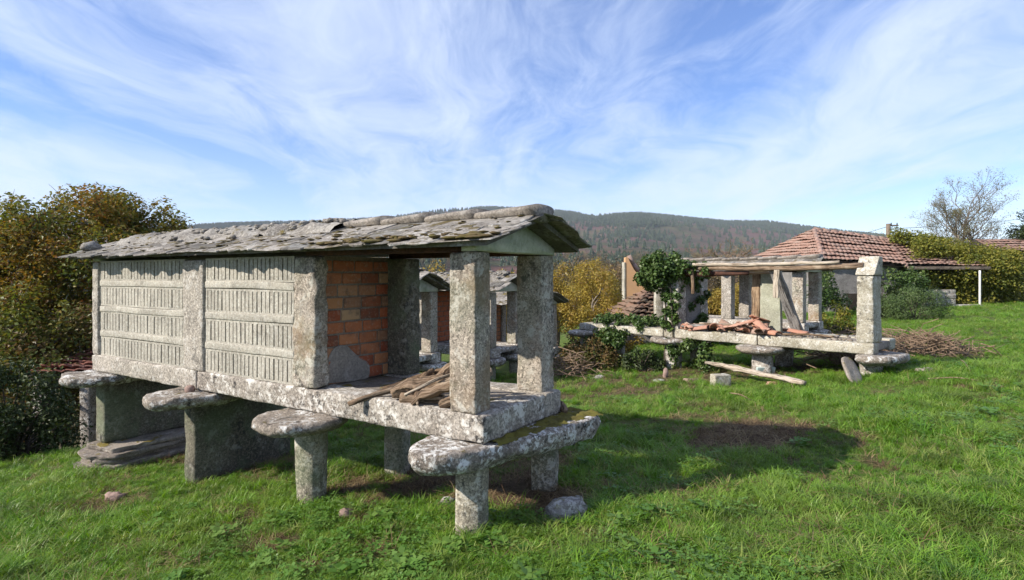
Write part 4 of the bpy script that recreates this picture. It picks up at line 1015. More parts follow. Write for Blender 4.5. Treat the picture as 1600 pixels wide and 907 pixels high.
def limb(p0, p1, r0, r1, k=6, wob=.08, seed=0, sag=0.0):
    p0 = np.array(p0, float); p1 = np.array(p1, float); L_ = np.linalg.norm(p1-p0); t_ = np.linspace(0, 1, k)[:, None]
    Q = p0+(p1-p0)*t_; Q[:, 2] += sag*L_*np.sin(math.pi*t_[:, 0]); Q[1:-1] += wob*L_*fbm3(Q[1:-1]*1.7+seed*3.1, seed, 2)
    return Q, r0+(r1-r0)*t_[:, 0]**.8
def tree(name, base, label, cat, clumps, sig, nleaf, lsize, leafmat, trunk_r, fork, seed, barkmat='bark', group=None, limbs=9, crown_name='crown', up=.5, kids=3):
    """trunk and limbs that reach the clumps of the crown"""
    base = np.array(base, float); root = empty(name, tuple(base), 0, label, cat, group); r = random.Random(seed); C = np.asarray(clumps, float)-base
    mb = MB(); top = np.array([0, 0, fork]); Q, rr_ = limb((0, 0, -.15), top, trunk_r*1.2, trunk_r*.8, 7, .04, seed); v_, f_ = tube(Q, rr_, 10, seed, trunk_r*.12); mb.add(v_, f_)
    idx = list(range(len(C))); r.shuffle(idx); mains = []
    for i in idx[:limbs]:
        e = C[i]*np.array([.8, .8, .95]); Q, rr_ = limb(top-np.array([0, 0, r.uniform(0, .25)*fork]), e, trunk_r*.5, trunk_r*.12, 8, .10, seed+i, .10); v_, f_ = tube(Q, rr_, 6, seed); mb.add(v_, f_); mains.append((Q, rr_))
    for i in range(len(C)):
        best = min(((np.linalg.norm(Q[j]-C[i]), q, j) for q, (Q, _) in enumerate(mains) for j in range(3, len(Q))), default=None)
        if best is None: continue
        Q0 = mains[best[1]][0][best[2]]; Q, rr_ = limb(Q0, C[i], trunk_r*.16, trunk_r*.03, 6, .12, seed+i*3, .05); v_, f_ = tube(Q, rr_, 4, seed); mb.add(v_, f_)
        for q in range(kids):
            s_ = np.atleast_1d(np.asarray(sig, float)); sg = float(np.mean(s_[i % len(s_)])); e = C[i]+np.array([r.gauss(0, 1), r.gauss(0, 1), r.gauss(.2, .8)])*sg*.8
            Q2, r2 = limb(Q[3+q % 3], e, trunk_r*.05, trunk_r*.015, 4, .1, seed+i+q); v_, f_ = tube(Q2, r2, 3, seed); mb.add(v_, f_)
    link('trunk', mb.mesh('trunk', M[barkmat], True), root)
    leaves(crown_name, C, sig, nleaf, lsize, leafmat, seed, root, up)
    return root
def shell(center, rad, n, seed, lo=.55, zmin=-.4):
    """clump centres in the outer part of an ellipsoid"""
    r = np.random.default_rng(seed); out = []
    while len(out) < n:
        d = r.normal(0, 1, 3); d /= np.linalg.norm(d)
        if d[2] < zmin: continue
        q = r.uniform(lo, 1)*(1+.16*float(vnoise(np.array([d*2.3+seed]), seed)[0])); out.append(np.array(center)+d*np.array(rad)*q)
    return np.array(out)

def ground_at(u, v):
    """where the sight line through a photo pixel meets the ground"""
    lo, hi = 1.5, 60.0
    f = lambda Y: CAMH-(v-431)/F*Y-hz((u-800)/F*Y, Y)
    Y = 1.5
    while Y < 60 and f(Y) > 0: Y += .1
    Y -= .05; x = (u-800)/F*Y
    return np.array([x, Y, hz(x, Y)])

# ------------------------------------------------------------------ roofless granary on the right
ANG2 = math.atan2(.682, .731)
O2 = (5.03, 8.10, .25)
def L2(x, y, z=0): return np.array([O2[0]+.731*x-.682*y, O2[1]+.682*x+.731*y, O2[2]+z])
g2 = empty('granary', O2, ANG2, 'ruined roofless granary with bare timber poles, broken tiles and an ivy grown post', 'granary')
for (x, y, sd_) in ((.06, 1.58, 1), (.1, 3.2, 2), (.05, 5.15, 3), (.95, 1.6, 4), (.95, 3.2, 5), (1.0, 5.1, 6), (.95, .12, 7), (.25, .1, 8)):
    p = L2(x, y); leg(g2, x, y, .17 if sd_ == 1 else .13, .15, .20, hz(p[0], p[1])-O2[2]-.02, 60+sd_, 'granite')
for (x, y, rx, ry, sd_) in ((-.02, 1.58, .33, .36, 1), (.05, 3.25, .30, .36, 2), (.02, 5.2, .36, .34, 3), (.98, 1.6, .34, .34, 4), (.98, 3.2, .34, .34, 5), (1.0, 5.1, .34, .34, 6)):
    put('capstone', slab(ring(x, y, rx, ry, seed=70+sd_), .215, .335, 40, .012, 70+sd_, .02, .04), M['cap'], g2)
put('capstone', slab([(-.12, .2), (-.14, .0), (-.05, -.18), (.2, -.28), (.62, -.30), (.78, -.2), (.78, .2), (.4, .32)], .20, .335, 50, .014, 78, .02, .04), M['cap'], g2)
for (x, ya, yb, w_, sd_) in ((.13, 0, 1.63, .26, 1), (.13, 1.64, 3.35, .26, 2), (.13, 3.36, 5.35, .26, 3), (.97, 0, 2.7, .26, 4), (.97, 2.71, 5.35, .26, 5)):
    z1_ = .50 if sd_ != 3 else .475
    V, Fc = stone((w_, yb-ya, z1_-.337), .025, .07, .013, 5, 80+sd_); put('sill_beam', (V, Fc), M['granite_pale'], g2, (x, (ya+yb)/2, (z1_+.337)/2))
V, Fc = stone((.58, 5.3, .1), .015, .12, .010, 5, 88); put('floor_slab', (V, Fc), M['schist'], g2, (.55, 2.66, .43))
post(g2, .0, .0, .40, .225, .503, 1.45, M['granite_pale'], 90, .014, .03, .04, .08, label='pale lichen spotted corner post')
def wedge(V):
    V = V.copy(); t_ = np.clip((V[:, 2]+.135)/.27, 0, 1); V[:, 0] = np.where(V[:, 0] < .09, V[:, 0]+(.09-V[:, 0])*t_*.80, V[:, 0]); return V
V, Fc = stone((.40, .25, .27), .02, .035, .008, 6, 91, wedge); put('gable_stone', (V, Fc), M['granite_pale'], g2, (.195, .115, 1.59))
post(g2, .02, 3.06, .27, .28, .48, 1.55, M['granite'], 92, .012, .02, .05)
V, Fc = stone((.62, .10, 1.03), .015, .08, .008, 5, 93); put('cross_slab', (V, Fc), M['house_wall'], g2, (.62, 3.12, 1.0))
V, Fc = stone((.09, .33, 1.06), .012, .05, .010, 5, 94, lambda V: V*np.stack([V[:, 2]*0+1, 1-.06*V[:, 2], V[:, 2]*0+1], 1)); put('standing_slab', (V, Fc), M['slab_green'], g2, (.44, 1.60, 1.02))
post(g2, .80, 3.05, .25, .25, .48, 1.5, M['granite'], 95, .012, .02, .06)
post(g2, .82, 1.7, .2, .22, .48, 1.3, M['granite'], 96, .012, .02, .06)
def timber(parent, pts, rads, seed, mat, n=8, flat=1.0, amp=.006, name='pole'):
    P_ = np.array(pts, float); k = len(P_); tt = np.linspace(0, k-1, (k-1)*6+1); Q = np.stack([np.interp(tt, np.arange(k), P_[:, a]) for a in range(3)], 1)
    for _ in range(2): Q[1:-1] = (Q[:-2]+2*Q[1:-1]+Q[2:])/4
    Q = Q+.012*fbm3(Q*3+seed, seed, 2); rr_ = np.interp(tt, np.arange(k), rads); V, Fc = tube(Q, rr_, n, seed, amp, True, flat)
    return link(name, set_grain(mesh_from(name, V, Fc, M[mat], True), grain_of(len(Q), n, Q, rr_, seed)), parent)
timber(g2, [(.12, .16, 1.59), (.10, 1.2, 1.565), (.12, 2.2, 1.575), (.15, 3.35, 1.60)], [.045, .042, .048, .045], 1, 'wood_old')
timber(g2, [(.06, .45, 1.65), (.07, 1.5, 1.625), (.08, 2.6, 1.64), (.12, 3.45, 1.65)], [.022, .03, .03, .03], 2, 'wood_pale')
timber(g2, [(.16, 1.85, 1.49), (.17, 2.6, 1.475), (.2, 3.4, 1.50)], [.03, .05, .05], 3, 'wood_purlin')
timber(g2, [(.55, 2.2, 1.60), (.6, 3.3, 1.62)], [.035, .04], 4, 'wood_brown')
def board(parent, p0, p1, w_, t_, seed, mat, side, name='board'):
    """sawn board from p0 to p1; side = direction of its width"""
    p0 = np.array(p0, float); p1 = np.array(p1, float); L_ = np.linalg.norm(p1-p0); ez = (p1-p0)/L_; sx = np.array(side, float); sx -= ez*np.dot(sx, ez); sx /= np.linalg.norm(sx); sy = np.cross(ez, sx)
    V, Fc = stone((w_, t_, L_), .006, .05, .005, 7, seed); V[:, 0] += .012*vnoise(np.stack([V[:, 2]*5, V[:, 2]*0, V[:, 2]*0+seed], 1), seed)
    W_ = V[:, :1]*sx+V[:, 1:2]*sy+V[:, 2:3]*ez+(p0+p1)/2
    return link(name, set_grain(mesh_from(name, W_, Fc, M[mat], True), V*np.array([1, 1, .09])+seed), parent)
board(g2, (.45, 1.87, .48), (.44, 1.85, 1.50), .13, .04, 1, 'wood_plank', (0, 1, 0))
board(g2, (.47, 1.775, .48), (.45, 1.765, 1.50), .05, .04, 2, 'wood_brown', (0, 1, 0))
board(g2, (.09, 1.36, 1.60), (.08, 1.38, 1.10), .085, .035, 3, 'wood_pale', (0, 1, 0))
board(g2, (.36, 1.48, 1.50), (.36, 1.50, 1.22), .06, .03, 4, 'wood_plank', (0, 1, 0))
board(g2, (.08, 2.82, 1.56), (.07, 2.80, 1.13), .05, .04, 5, 'wood_brown', (0, 1, 0))
board(g2, (.30, 1.48, 1.505), (.33, 2.25, 1.475), .10, .03, 6, 'wood_plank', (1, 0, .2))
board(g2, (.20, 1.55, 1.53), (.24, 2.15, 1.50), .07, .02, 7, 'wood_pale', (1, 0, -.2))
# the board that leans on the pole
p0 = L2(.66, 1.24, .49); p1 = L2(.13, 1.44, 1.60)
o = board(None, (0, 0, 0), tuple(p1-p0), .17, .05, 9, 'wood_grey', (-.682, .731, .1), 'leaning_plank'); o.location = tuple(p0)
tag(o, 'grey plank leaning diagonally against the pole of the ruined granary', 'plank')
# broken roof tiles
def tile_mesh(seed, L_, a0, a1):
    r = random.Random(seed); n = 7; m_ = 5; rad_ = .085; th_ = .014; V = []; Fc = []
    for k, rr_ in enumerate((rad_, rad_-th_)):
        for q in range(m_):
            for a in range(n):
                an = a0+(a1-a0)*a/(n-1); e = r.uniform(-.02, .02) if q in (0, m_-1) else 0
                V.append((math.cos(an)*rr_*(1-.1*q/m_), L_*(q/(m_-1)-.5)+e, math.sin(an)*rr_-.04))
    N = n*m_
    for q in range(m_-1):
        for a in range(n-1):
            i = q*n+a; Fc += [(i, i+1, i+n+1, i+n), (N+i, N+i+n, N+i+n+1, N+i+1)]
    for a in range(n-1): Fc += [(a, N+a, N+a+1, a+1), ((m_-1)*n+a, (m_-1)*n+a+1, N+(m_-1)*n+a+1, N+(m_-1)*n+a)]
    for q in range(m_-1): Fc += [(q*n, (q+1)*n, N+(q+1)*n, N+q*n), (q*n+n-1, N+q*n+n-1, N+(q+1)*n+n-1, (q+1)*n+n-1)]
    return mesh_from('broken_tile', V, Fc, M['tile'], True)
tms = [tile_mesh(k, random.Random(k).uniform(.16, .42), .25+.25*(k % 3), 2.9-.5*(k % 2)) for k in range(7)]
r_ = random.Random(12)
big = [(.14, 1.58, .60, (.55, 0, -.35), .42), (.20, 1.78, .68, (-.5, .1, .2), .44), (.24, 2.0, .63, (-.35, .3, .25), .44), (.10, 2.25, .56, (-.15, 0, .1), .42), (.08, 1.42, .545, (.05, 0, -.4), .4), (.28, 1.72, .72, (.3, .2, 1.1), .35)]
for q in range(34):
    if q < len(big): x, y, z, ro, L_ = big[q]
    else:
        x = r_.uniform(.02, .7); y = r_.uniform(1.1, 3.0); hill_ = .12*math.exp(-((y-1.9)/.4)**2-((x-.3)/.3)**2); z = .535+r_.uniform(0, 1)*hill_; ro = (r_.gauss(0, .25), r_.gauss(0, .3), r_.uniform(-1.2, 1.2))
    o = link('broken_tile', tms[q % 7], None, tuple(L2(x, y, z)), (ro[0], ro[1], ro[2]+ANG2), 'broken terracotta roof tile lying on the floor of the ruined granary', 'roof tile', 'broken tiles heaped on the ruined granary')
# broken timber among the tiles
for k, (p_, q_, rd, mt_, lb) in enumerate((((.05, 2.95, .56), (.22, 1.95, .60), .03, 'wood_brown', 'long dark pole lying over the broken tiles of the ruin'), ((.1, 2.7, .62), (.5, 1.75, .56), .022, 'wood_pale', 'pale stick across the middle of the tile heap'),
        ((.02, 1.25, .54), (.3, .6, .53), .02, 'wood_brown', 'thin pole on the bare floor left of the corner post'), ((.06, 2.4, .58), (.02, 3.0, .55), .028, 'wood_grey', 'short grey timber at the foot of the ivy grown post'))):
    a, c = L2(*p_), L2(*q_); log('log', [a, (a+c)/2+[0, 0, .02], c], [rd*.8, rd, rd*.7], 60+k, lb, 'log', mt_, 'broken timber on the ruin floor', .008, 9)
# rubble and dry stuff on its floor
mb = MB()
for q in range(170):
    s_ = r_.uniform(.012, .035); v_, f_ = lump(s_*1.4, s_, s_*.55, 7, 5, .4, q); mb.add(rotz(v_, r_.uniform(0, 6))+L2(r_.uniform(.02, .95), r_.uniform(.3, 3.0), .51), f_.tolist())
link('rubble', mb.mesh('rubble', M['schist'], True), label='small stones and crumbs strewn on the ruined granary floor', cat='rubble', kind='stuff')

# granary behind it, roof still on
def open_granary():
    o = (5.90, 11.75, .13); W, L = 1.07, 3.3; base = .42; zs = base; top = base+1.23
    g = empty('granary', o, ANG2, 'slate roofed granary with open bays standing behind the roofless ruin', 'granary')
    for (x, y) in ((.1, .15), (W-.1, .15), (.1, 2.2), (W-.1, 2.2), (.1, L-.2), (W-.1, L-.2)):
        p = np.array([o[0], o[1]])+rotz([[x, y, 0]], ANG2)[0][:2]; gz = hz(*p)-o[2]; leg(g, x, y, .11, .11, zs-.13, min(gz, zs-.3), 500+int(x*10+y))
        put('capstone', slab(ring(x, y, .30, .30, seed=500+int(y*7)), zs-.15, zs-.002, 30, .012, 5, .02, .04), M['cap'], g)
    for (x, w_) in ((.12, .24), (W-.12, .24)):
        V, Fc = stone((w_, L, .18), .02, .10, .011, 5, 510+int(x*9)); put('sill_beam', (V, Fc), M['granite'], g, (x, L/2, zs+.09))
    V, Fc = stone((W-.49, L-.02, .10), .02, .15, .008, 5, 512); put('floor_slab', (V, Fc), M['cap_moss'], g, (W/2, L/2, zs+.12))
    for y, d_ in ((.03, .22), (1.55, .24), (3.04, .24)):
        for x in (.01, W-.20): post(g, x, y, .19, d_, zs+.182, top-.01, M['granite_post' if y < 1 else 'sill'], 520+int(y*10)+int(x*3), .008, .02, .05)
    for (x, sd_) in ((.1, 1), (W-.1, 2)):
        V, Fc = stone((.1, L-.1, .07), .01, .3, .004, 3, sd_); put('purlin', (V, Fc), M['wood_purlin'], g, (x, L/2, top+.027))
    gable_stone(g, W-.01, .03, top-.005, .24, .13, 'gable', .005, 5, .05)
    roof(g, W, L, top+.03, top+.30, .14, -.12, L+.15, 90, 5, .15, [(-.12+.42*k, -.12+.42*k+.41) for k in range(8)], None, 16, True, .02)
open_granary()

# ivy on the ruined granary
def plant_stems(name, pts_list, mat, parent, rad_=.012, seed=0):
    mb = MB()
    for k, pts in enumerate(pts_list):
        P_ = np.array(pts, float); k_ = len(P_); tt = np.linspace(0, k_-1, (k_-1)*4+1); Q = np.stack([np.interp(tt, np.arange(k_), P_[:, a]) for a in range(3)], 1); Q[1:-1] += .03*fbm3(Q[1:-1]*5+k, seed, 2)
        v_, f_ = tube(Q, np.linspace(rad_, rad_*.4, len(Q)), 4); mb.add(v_, f_)
    return link(name, mb.mesh(name, M[mat], True), parent)
b0 = L2(.15, 3.2, .2); iv = empty('ivy', tuple(b0), 0, 'dark ivy swallowing the top of the left post of the ruined granary', 'ivy')
C = []; S = []
r_ = random.Random(31)
for q in range(60):
    d = Vector((r_.gauss(0, 1), r_.gauss(0, 1), r_.gauss(0, 1))); d.normalize(); k = r_.uniform(.55, 1.0)
    C.append(L2(.12, 3.42, 1.47)+np.array([d.x*.52*k, d.y*.42*k, d.z*.36*k])); S.append(.10)
for q in range(26): C.append(L2(r_.uniform(-.05, .05), r_.uniform(3.02, 3.38), r_.uniform(.45, 1.25))); S.append(.055)
for q in range(14): C.append(L2(r_.uniform(.35, .95), r_.uniform(2.95, 3.06), r_.uniform(.5, 1.6))); S.append(.08)
for q in range(10): C.append(L2(r_.uniform(0, .3), r_.uniform(2.5, 3.2), r_.uniform(1.5, 1.66))); S.append(.07)
C = np.array(C); leaves('leaves', C-b0, S, 9000, .062, 'ivy', 5, iv, .3, wide=.85)
plant_stems('stem', [[L2(.0, 3.1, -.2)-b0, L2(-.02, 3.15, .6)-b0, L2(.0, 3.2, 1.3)-b0, L2(.2, 3.3, 1.6)-b0], [L2(.05, 3.35, -.2)-b0, L2(-.01, 3.3, .7)-b0, L2(.1, 3.4, 1.5)-b0]], 'bark', iv, .022)
b0 = L2(.2, 4.7, -.1); iv = empty('ivy', tuple(b0), 0, 'low ivy mound spilling over the broken left end of the ruined granary', 'ivy')
C = []; S = []
for q in range(46): C.append(L2(r_.uniform(-.1, .9), r_.uniform(3.75, 5.1), .47+.16*r_.random())); S.append(.075)
for q in range(40): C.append(L2(r_.uniform(-.22, .0), r_.uniform(4.15, 4.95), r_.uniform(-.2, .42))); S.append(.09)
for q in range(16): C.append(L2(r_.uniform(-.2, .2), r_.uniform(2.3, 3.3), r_.uniform(-.15, .28))); S.append(.10)
C = np.array(C); leaves('leaves', C-b0, S, 7500, .055, 'ivy', 6, iv, .3, wide=.85)
plant_stems('stem', [[L2(-.1, 4.3, -.3)-b0, L2(-.1, 4.4, .2)-b0, L2(.1, 4.5, .55)-b0, L2(.4, 4.8, .65)-b0], [L2(-.15, 4.8, -.3)-b0, L2(-.12, 4.9, .3)-b0, L2(.2, 5.0, .6)-b0]], 'bark', iv, .018)

# things lying about
def rock(u, v, rx, ry, rz_, seed, label, mat='rock', name='rock', sink=.3, rot=0, tilt=0.0):
    p = ground_at(u, v); V, Fc = lump(rx, ry, rz_, 15, 10, .55, seed, 1.7); V = V+.16*min(rx, ry, rz_*1.5)*np.round(2.2*fbm3(V*(.55/rx), seed, 2))
    if tilt: V = V @ np.array(Euler((tilt, 0, 0)).to_matrix()).T
    return link(name, mesh_from(name, rotz(V, rot), Fc, M[mat], True), None, (p[0], p[1], p[2]+rz_*(1-sink)-.01), label=label, cat='rock')
rock(886, 816, .15, .10, .085, 3, 'angular mossy grey rock in the grass right of the near stone leg', sink=.25, rot=.3)
rock(541, 808, .055, .045, .035, 4, 'small pinkish rock between the two near stone legs', 'rock_pink')
rock(180, 779, .078, .05, .045, 5, 'smooth reddish boulder in the grass at the far left', 'rock_pink')
rock(1030, 597, .10, .06, .03, 6, 'pale flat stone in the grass left of the fallen pole')
rock(938, 592, .09, .05, .035, 7, 'whitish stone near the ivy covered end of the ruin')
rock(1040, 590, .04, .04, .09, 8, 'small upright brown stone by the ruin', 'rock_pink')
rock(1446, 584, .14, .08, .045, 9, 'flat grey stone lying in the meadow right of the ruin', 'schist')
rock(1395, 585, .16, .10, .04, 10, 'flat stone half hidden in grass beside the end capstone', 'schist')
rock(700, 790, .05, .04, .03, 11, 'little grey pebble in the bare earth under the granary')
rock(1085, 595, .17, .08, .03, 12, 'brown earthy stone flake left of the concrete block', 'rock_pink')
rock(1215, 600, .18, .08, .03, 14, 'orange brown shard of tile rubble under the fallen pole', 'tile')
p = ground_at(1338, 600); V, Fc = slab(ring(0, 0, .15, .24, 12, .12, 5), -.03, .03, 36, .014, 6, .01, .02)
V = V @ np.array(Euler((1.0, .25, .45)).to_matrix()).T
link('flagstone', mesh_from('flagstone', V, Fc, M['schist'], True), None, (p[0], p[1]+.1, p[2]+.13), label='slanting flagstone propped under the right end of the ruin', cat='flagstone')
p = ground_at(1128, 604); V, Fc = stone((.25, .16, .17), .012, .05, .006, 7, 8)
link('stone_block', mesh_from('stone_block', V, Fc, M['granite_pale'], True), None, (p[0], p[1]+.06, p[2]+.075), (0, 0, .2), 'squared pale stone block in the grass under the fallen pole', 'stone block')
p = ground_at(1206, 590); V, Fc = stone((.30, .05, .10), .008, .06, .002, 7, 9)
link('glass_slab', mesh_from('glass_slab', V, Fc, M['glass_block'], True), None, (p[0], p[1]+.22, p[2]+.07), (.2, 0, .1), 'pale greenish slab lying behind the fallen pole', 'slab')
pa = ground_at(1108, 588); pb = ground_at(1256, 606)
log('log', [pa+[0, .15, .20], pa*.7+pb*.3+[0, .1, .17], pa*.3+pb*.7+[0, .03, .11], pb+[0, 0, .07]], [.03, .05, .06, .04], 20, 'long split pale pole fallen in the grass before the ruin', 'log', 'wood_pale', None, .014, 9, .7)
for (u0, v0, u1, v1, lb) in ((1225, 590, 1243, 618, 'thin dry twig sticking out from the fallen pole'), (1450, 600, 1540, 602, 'long thin dry stalk lying in the right meadow'), (1140, 622, 1178, 632, 'short brown stick in the grass below the stone block'), (1500, 568, 1516, 584, 'bent straw coloured stalk in the meadow far right')):
    a = ground_at(u0, v0); c = ground_at(u1, v1); log('stick', [a+[0, 0, .06], (a+c)/2+[0, 0, .08], c+[0, 0, .03]], [.006, .008, .004], int(u0), lb, 'stick', 'twig', None, 0, 5)
# brushwood
def brush(name, label, cx, cy, rx, ry, h, n, seed):
    r = random.Random(seed); mb = MB()
    for k in range(n):
        x = cx+r.gauss(0, rx*.5); y = cy+r.gauss(0, ry*.5); q = math.hypot((x-cx)/rx, (y-cy)/ry); zt = h*max(0, 1-q*q*.7)*r.uniform(.1, 1); L_ = r.uniform(.3, .9); a = r.uniform(0, 6.28); el = r.gauss(0, .3)
        d = np.array([math.cos(a)*math.cos(el), math.sin(a)*math.cos(el), math.sin(el)])*L_; p_ = np.array([x, y, hz(x, y)+.03+zt]); Q = np.array([p_-d/2, p_-d/6, p_+d/6, p_+d/2]); Q[1:3] += .09*L_*np.array([[r.gauss(0, 1) for _ in range(3)] for _ in range(2)])
        Q[:, 2] = np.maximum(Q[:, 2], hz(x, y)+.01)
        w_ = r.uniform(.004, .011); v_, f_ = tube(Q, [w_, w_*.9, w_*.7, w_*.4], 4); mb.add(v_, f_)
    link(name, mb.mesh(name, M['twig'], True), label=label, cat='brushwood', kind='stuff')
brush('brushwood', 'heap of dry brown branches beside the right end of the ruin', 7.0, 10.0, .75, .7, .38, 330, 5)
brush('brushwood', 'dry brown branches heaped behind the floor of the ruin', 5.75, 9.75, .7, .6, .48, 260, 6)
brush('brushwood', 'dead bramble stems tangled left of the ruin', 1.0, 10.5, .5, .45, .38, 90, 7)

# ------------------------------------------------------------------ tiled house at the back right
def tile_plane(parent, A, B, C_, D, n, mat, seed=0, barrel=.20, name='tile_course', irr=.02):
    """courses of barrel tiles on the roof plane with eave A->B and top edge D->C"""
    A, B, C_, D = [np.array(q, float) for q in (A, B, C_, D)]; r = random.Random(seed)
    nrm = np.cross(B-A, D-A); nrm /= np.linalg.norm(nrm); nrm = nrm if nrm[2] > 0 else -nrm
    for k in range(n):
        t0 = k/n; t1 = (k+1.25)/n
        l0 = A+(D-A)*t0; r0 = B+(C_-B)*t0; l1 = A+(D-A)*min(1, t1); r1 = B+(C_-B)*min(1, t1)
        W0 = np.linalg.norm(r0-l0); nb = max(1, int(round(W0/barrel))); m_ = nb*6+1
        V = []
        e = [r.gauss(0, irr) for _ in range(nb+1)]; hh = [r.gauss(0, irr*.35) for _ in range(nb+1)]; sg = r.uniform(0, 6)
        for lay in range(2):
            for (l_, q_, lift) in ((l0, r0, .10), (l1, r1, .012)):
                for a in range(m_):
                    s = a/(m_-1); ph = s*nb; prof = abs(math.sin(math.pi*ph))**.7; b_ = int(min(nb, ph))
                    off = (lift+prof*.04+hh[b_]+.02*math.sin(s*7+sg))-(.03 if lay else 0)
                    V.append(l_+(q_-l_)*s+nrm*off+((A-D)/np.linalg.norm(A-D))*(e[b_] if l_ is l0 else 0))
        N = 2*m_; Fc = []
        for a in range(m_-1): Fc += [(a, a+1, m_+a+1, m_+a), (N+a, N+m_+a, N+m_+a+1, N+a+1), (a, N+a, N+a+1, a+1)]
        link(name, mesh_from(name, V, Fc, M[mat], True), parent)
def ridge_tiles(parent, P0, P1, n, mat, r0=.14, seed=0):
    P0 = np.array(P0, float); P1 = np.array(P1, float); r = random.Random(seed)
    for k in range(n):
        a = P0+(P1-P0)*k/n; c = P0+(P1-P0)*(k+1.12)/n; V, Fc = tube([a+[0, 0, r.uniform(-.02, .02)], (a+c)/2, c], [r0*1.08, r0, r0*.92], 10, k, .006)
        link('ridge_tile', mesh_from('ridge_tile', V, Fc, M[mat], True), parent)
hs = empty('house', (14.0, 26.0, hz(14, 26)), 0, 'low old house with a sagging red tiled hip roof at the back right', 'house'); hb = np.array(hs.location)
def HP(x, y, z): return np.array([x, y, z])-hb
A_ = HP(13.75, 25.7, 2.38); B_ = HP(17.25, 25.5, 2.14); R1 = HP(15.05, 29, 3.98); R2 = HP(18.75, 29.2, 3.52); C0 = HP(12.9, 32.5, 2.4); E_ = HP(20.7, 25.4, 2.06); E2 = HP(21, 32.5, 2.1)
def solid(parent, name, pts, mat):
    """closed hull from faces given as point lists"""
    mb = MB()
    for f in pts: mb.add(f, [tuple(range(len(f)))])
    return link(name, mb.mesh(name, M[mat], False), parent)
rfm = solid(hs, 'roof', [[A_, B_, R2, R1], [A_, R1, C0], [C0, R1, R2, E2], [B_, E_, R2], [E_, E2, R2], [A_-[0, 0, .06], B_-[0, 0, .06], R2-[0, 0, .15], R1-[0, 0, .15]]], 'dark')
tile_plane(rfm, A_, B_, R2, R1, 9, 'rooftile', 1)
tile_plane(rfm, C0, A_, R1, R1-np.array([.05, 0, 0]), 11, 'rooftile', 2)
tile_plane(rfm, B_, E_, R2+np.array([.05, 0, 0]), R2, 15, 'rooftile', 3, .2)
tile_plane(rfm, R2, R1, C0, E2, 5, 'rooftile', 4, .3)
ridge_tiles(rfm, R1, A_, 10, 'rooftile', .11, 1); ridge_tiles(rfm, R1, R2, 9, 'rooftile', .11, 2); ridge_tiles(rfm, R2, B_, 9, 'rooftile', .09, 3)
for (x0, x1, y0, y1) in ((14.1, 17.2, 25.95, 26.2), (13.5, 14.098, 26.0, 32.0), (17.202, 21.6, 28.2, 28.45)):
    V, Fc = stone((x1-x0, y1-y0, 2.9), .02, .25, .02, 2, 5); put('wall', (V, Fc), M['house_wall'], hs, HP((x0+x1)/2, (y0+y1)/2, .75))
V, Fc = stone((.62, .08, 1.0), .01, .3, .004, 3, 6); put('door', (V, Fc), M['dark'], hs, HP(15.2, 25.93, .4))
V, Fc = stone((3.6, .09, .13), .01, .4, .012, 2, 7); put('fascia_board', (V, Fc), M['pole'], hs, HP(19.0, 25.32, 2.03))
# porch post, a pale iron pipe
p = at(1531, 497, 25.2); V, Fc = column(.042, .04, 2.13, 12, 12, .004, 3); link('porch_post', mesh_from('porch_post', V, Fc, M['white'], True), hs, tuple(p-hb+np.array([0, 0, -.08])))
# low walls before the house
def masonry(name, x0, x1, y, z0, z1, th_, label, seed, mat='granite'):
    root = empty(name, ((x0+x1)/2, y, z0), 0, label, 'wall'); r = random.Random(seed); z = z0
    while z < z1-.05:
        h_ = min(r.uniform(.18, .28), z1-z); x = x0-r.uniform(0, .2)
        while x < x1-.04:
            w_ = r.uniform(.25, .5); a = max(x, x0); c = min(x+w_, x1); x += w_
            if c-a < .06: continue
            V, Fc = stone((c-a-.008, th_+r.uniform(-.02, .02), h_-.008), .02, .10, .010, 5, r.randint(0, 99)); put('stone', (V, Fc), M[mat], root, ((a+c)/2-(x0+x1)/2, 0, z+h_/2-z0))
        z += h_
masonry('stone_wall', 17.6, 18.95, 25.0, -.5, 1.10, .3, 'taller section of the rough stone wall below the porch', 3)
masonry('stone_wall', 18.952, 20.1, 25.0, -.5, .47, .3, 'lower section of the stone wall beside the pale porch post', 4)
gt = empty('rusty_fence', (21.0, 25.2, -.2), 0, 'short rusty iron fence right of the porch post', 'fence')
for k in range(9):
    V, Fc = tube([(-.75+.19*k, 0, 0), (-.75+.19*k+.02, .0, .5+.05*(k % 2))], .018, 5); link('bar', mesh_from('bar', V, Fc, M['rust']), gt)
for zz in (.14, .42):
    V, Fc = tube([(-.8, .02, zz), (.85, .02, zz+.02)], .016, 5); link('rail', mesh_from('rail', V, Fc, M['rust']), gt)
# creeper over the porch roof
def cloud_px(spec, seed):
    """clump centres: u, v ranges in the photo and a depth range"""
    r = random.Random(seed); out = []
    for (u0, v0, u1, v1, y0, y1, n, top) in spec:
        for _ in range(n):
            s = r.random(); u = u0+(u1-u0)*s; v = v0+(v1-v0)*s+top*r.random(); out.append(at(u, v, r.uniform(y0, y1)))
    return np.array(out)
b0 = np.array([21.5, 27.0, -.2]); iv = empty('creeper', tuple(b0), 0, 'yellow green creeper covering the right half of the house roof', 'creeper')
C = cloud_px([(1396, 364, 1480, 378, 27.6, 28.6, 40, 10), (1430, 374, 1590, 396, 26, 28.2, 190, 26), (1500, 402, 1592, 418, 25.5, 26.5, 130, 30), (1490, 425, 1592, 440, 25.75, 26.9, 110, 50), (1440, 425, 1530, 428, 25.6, 26.8, 50, 45)], 4)
leaves('leaves', C-b0, .30, 44000, .10, 'ivy_yellow', 9, iv, .5, wide=.8)
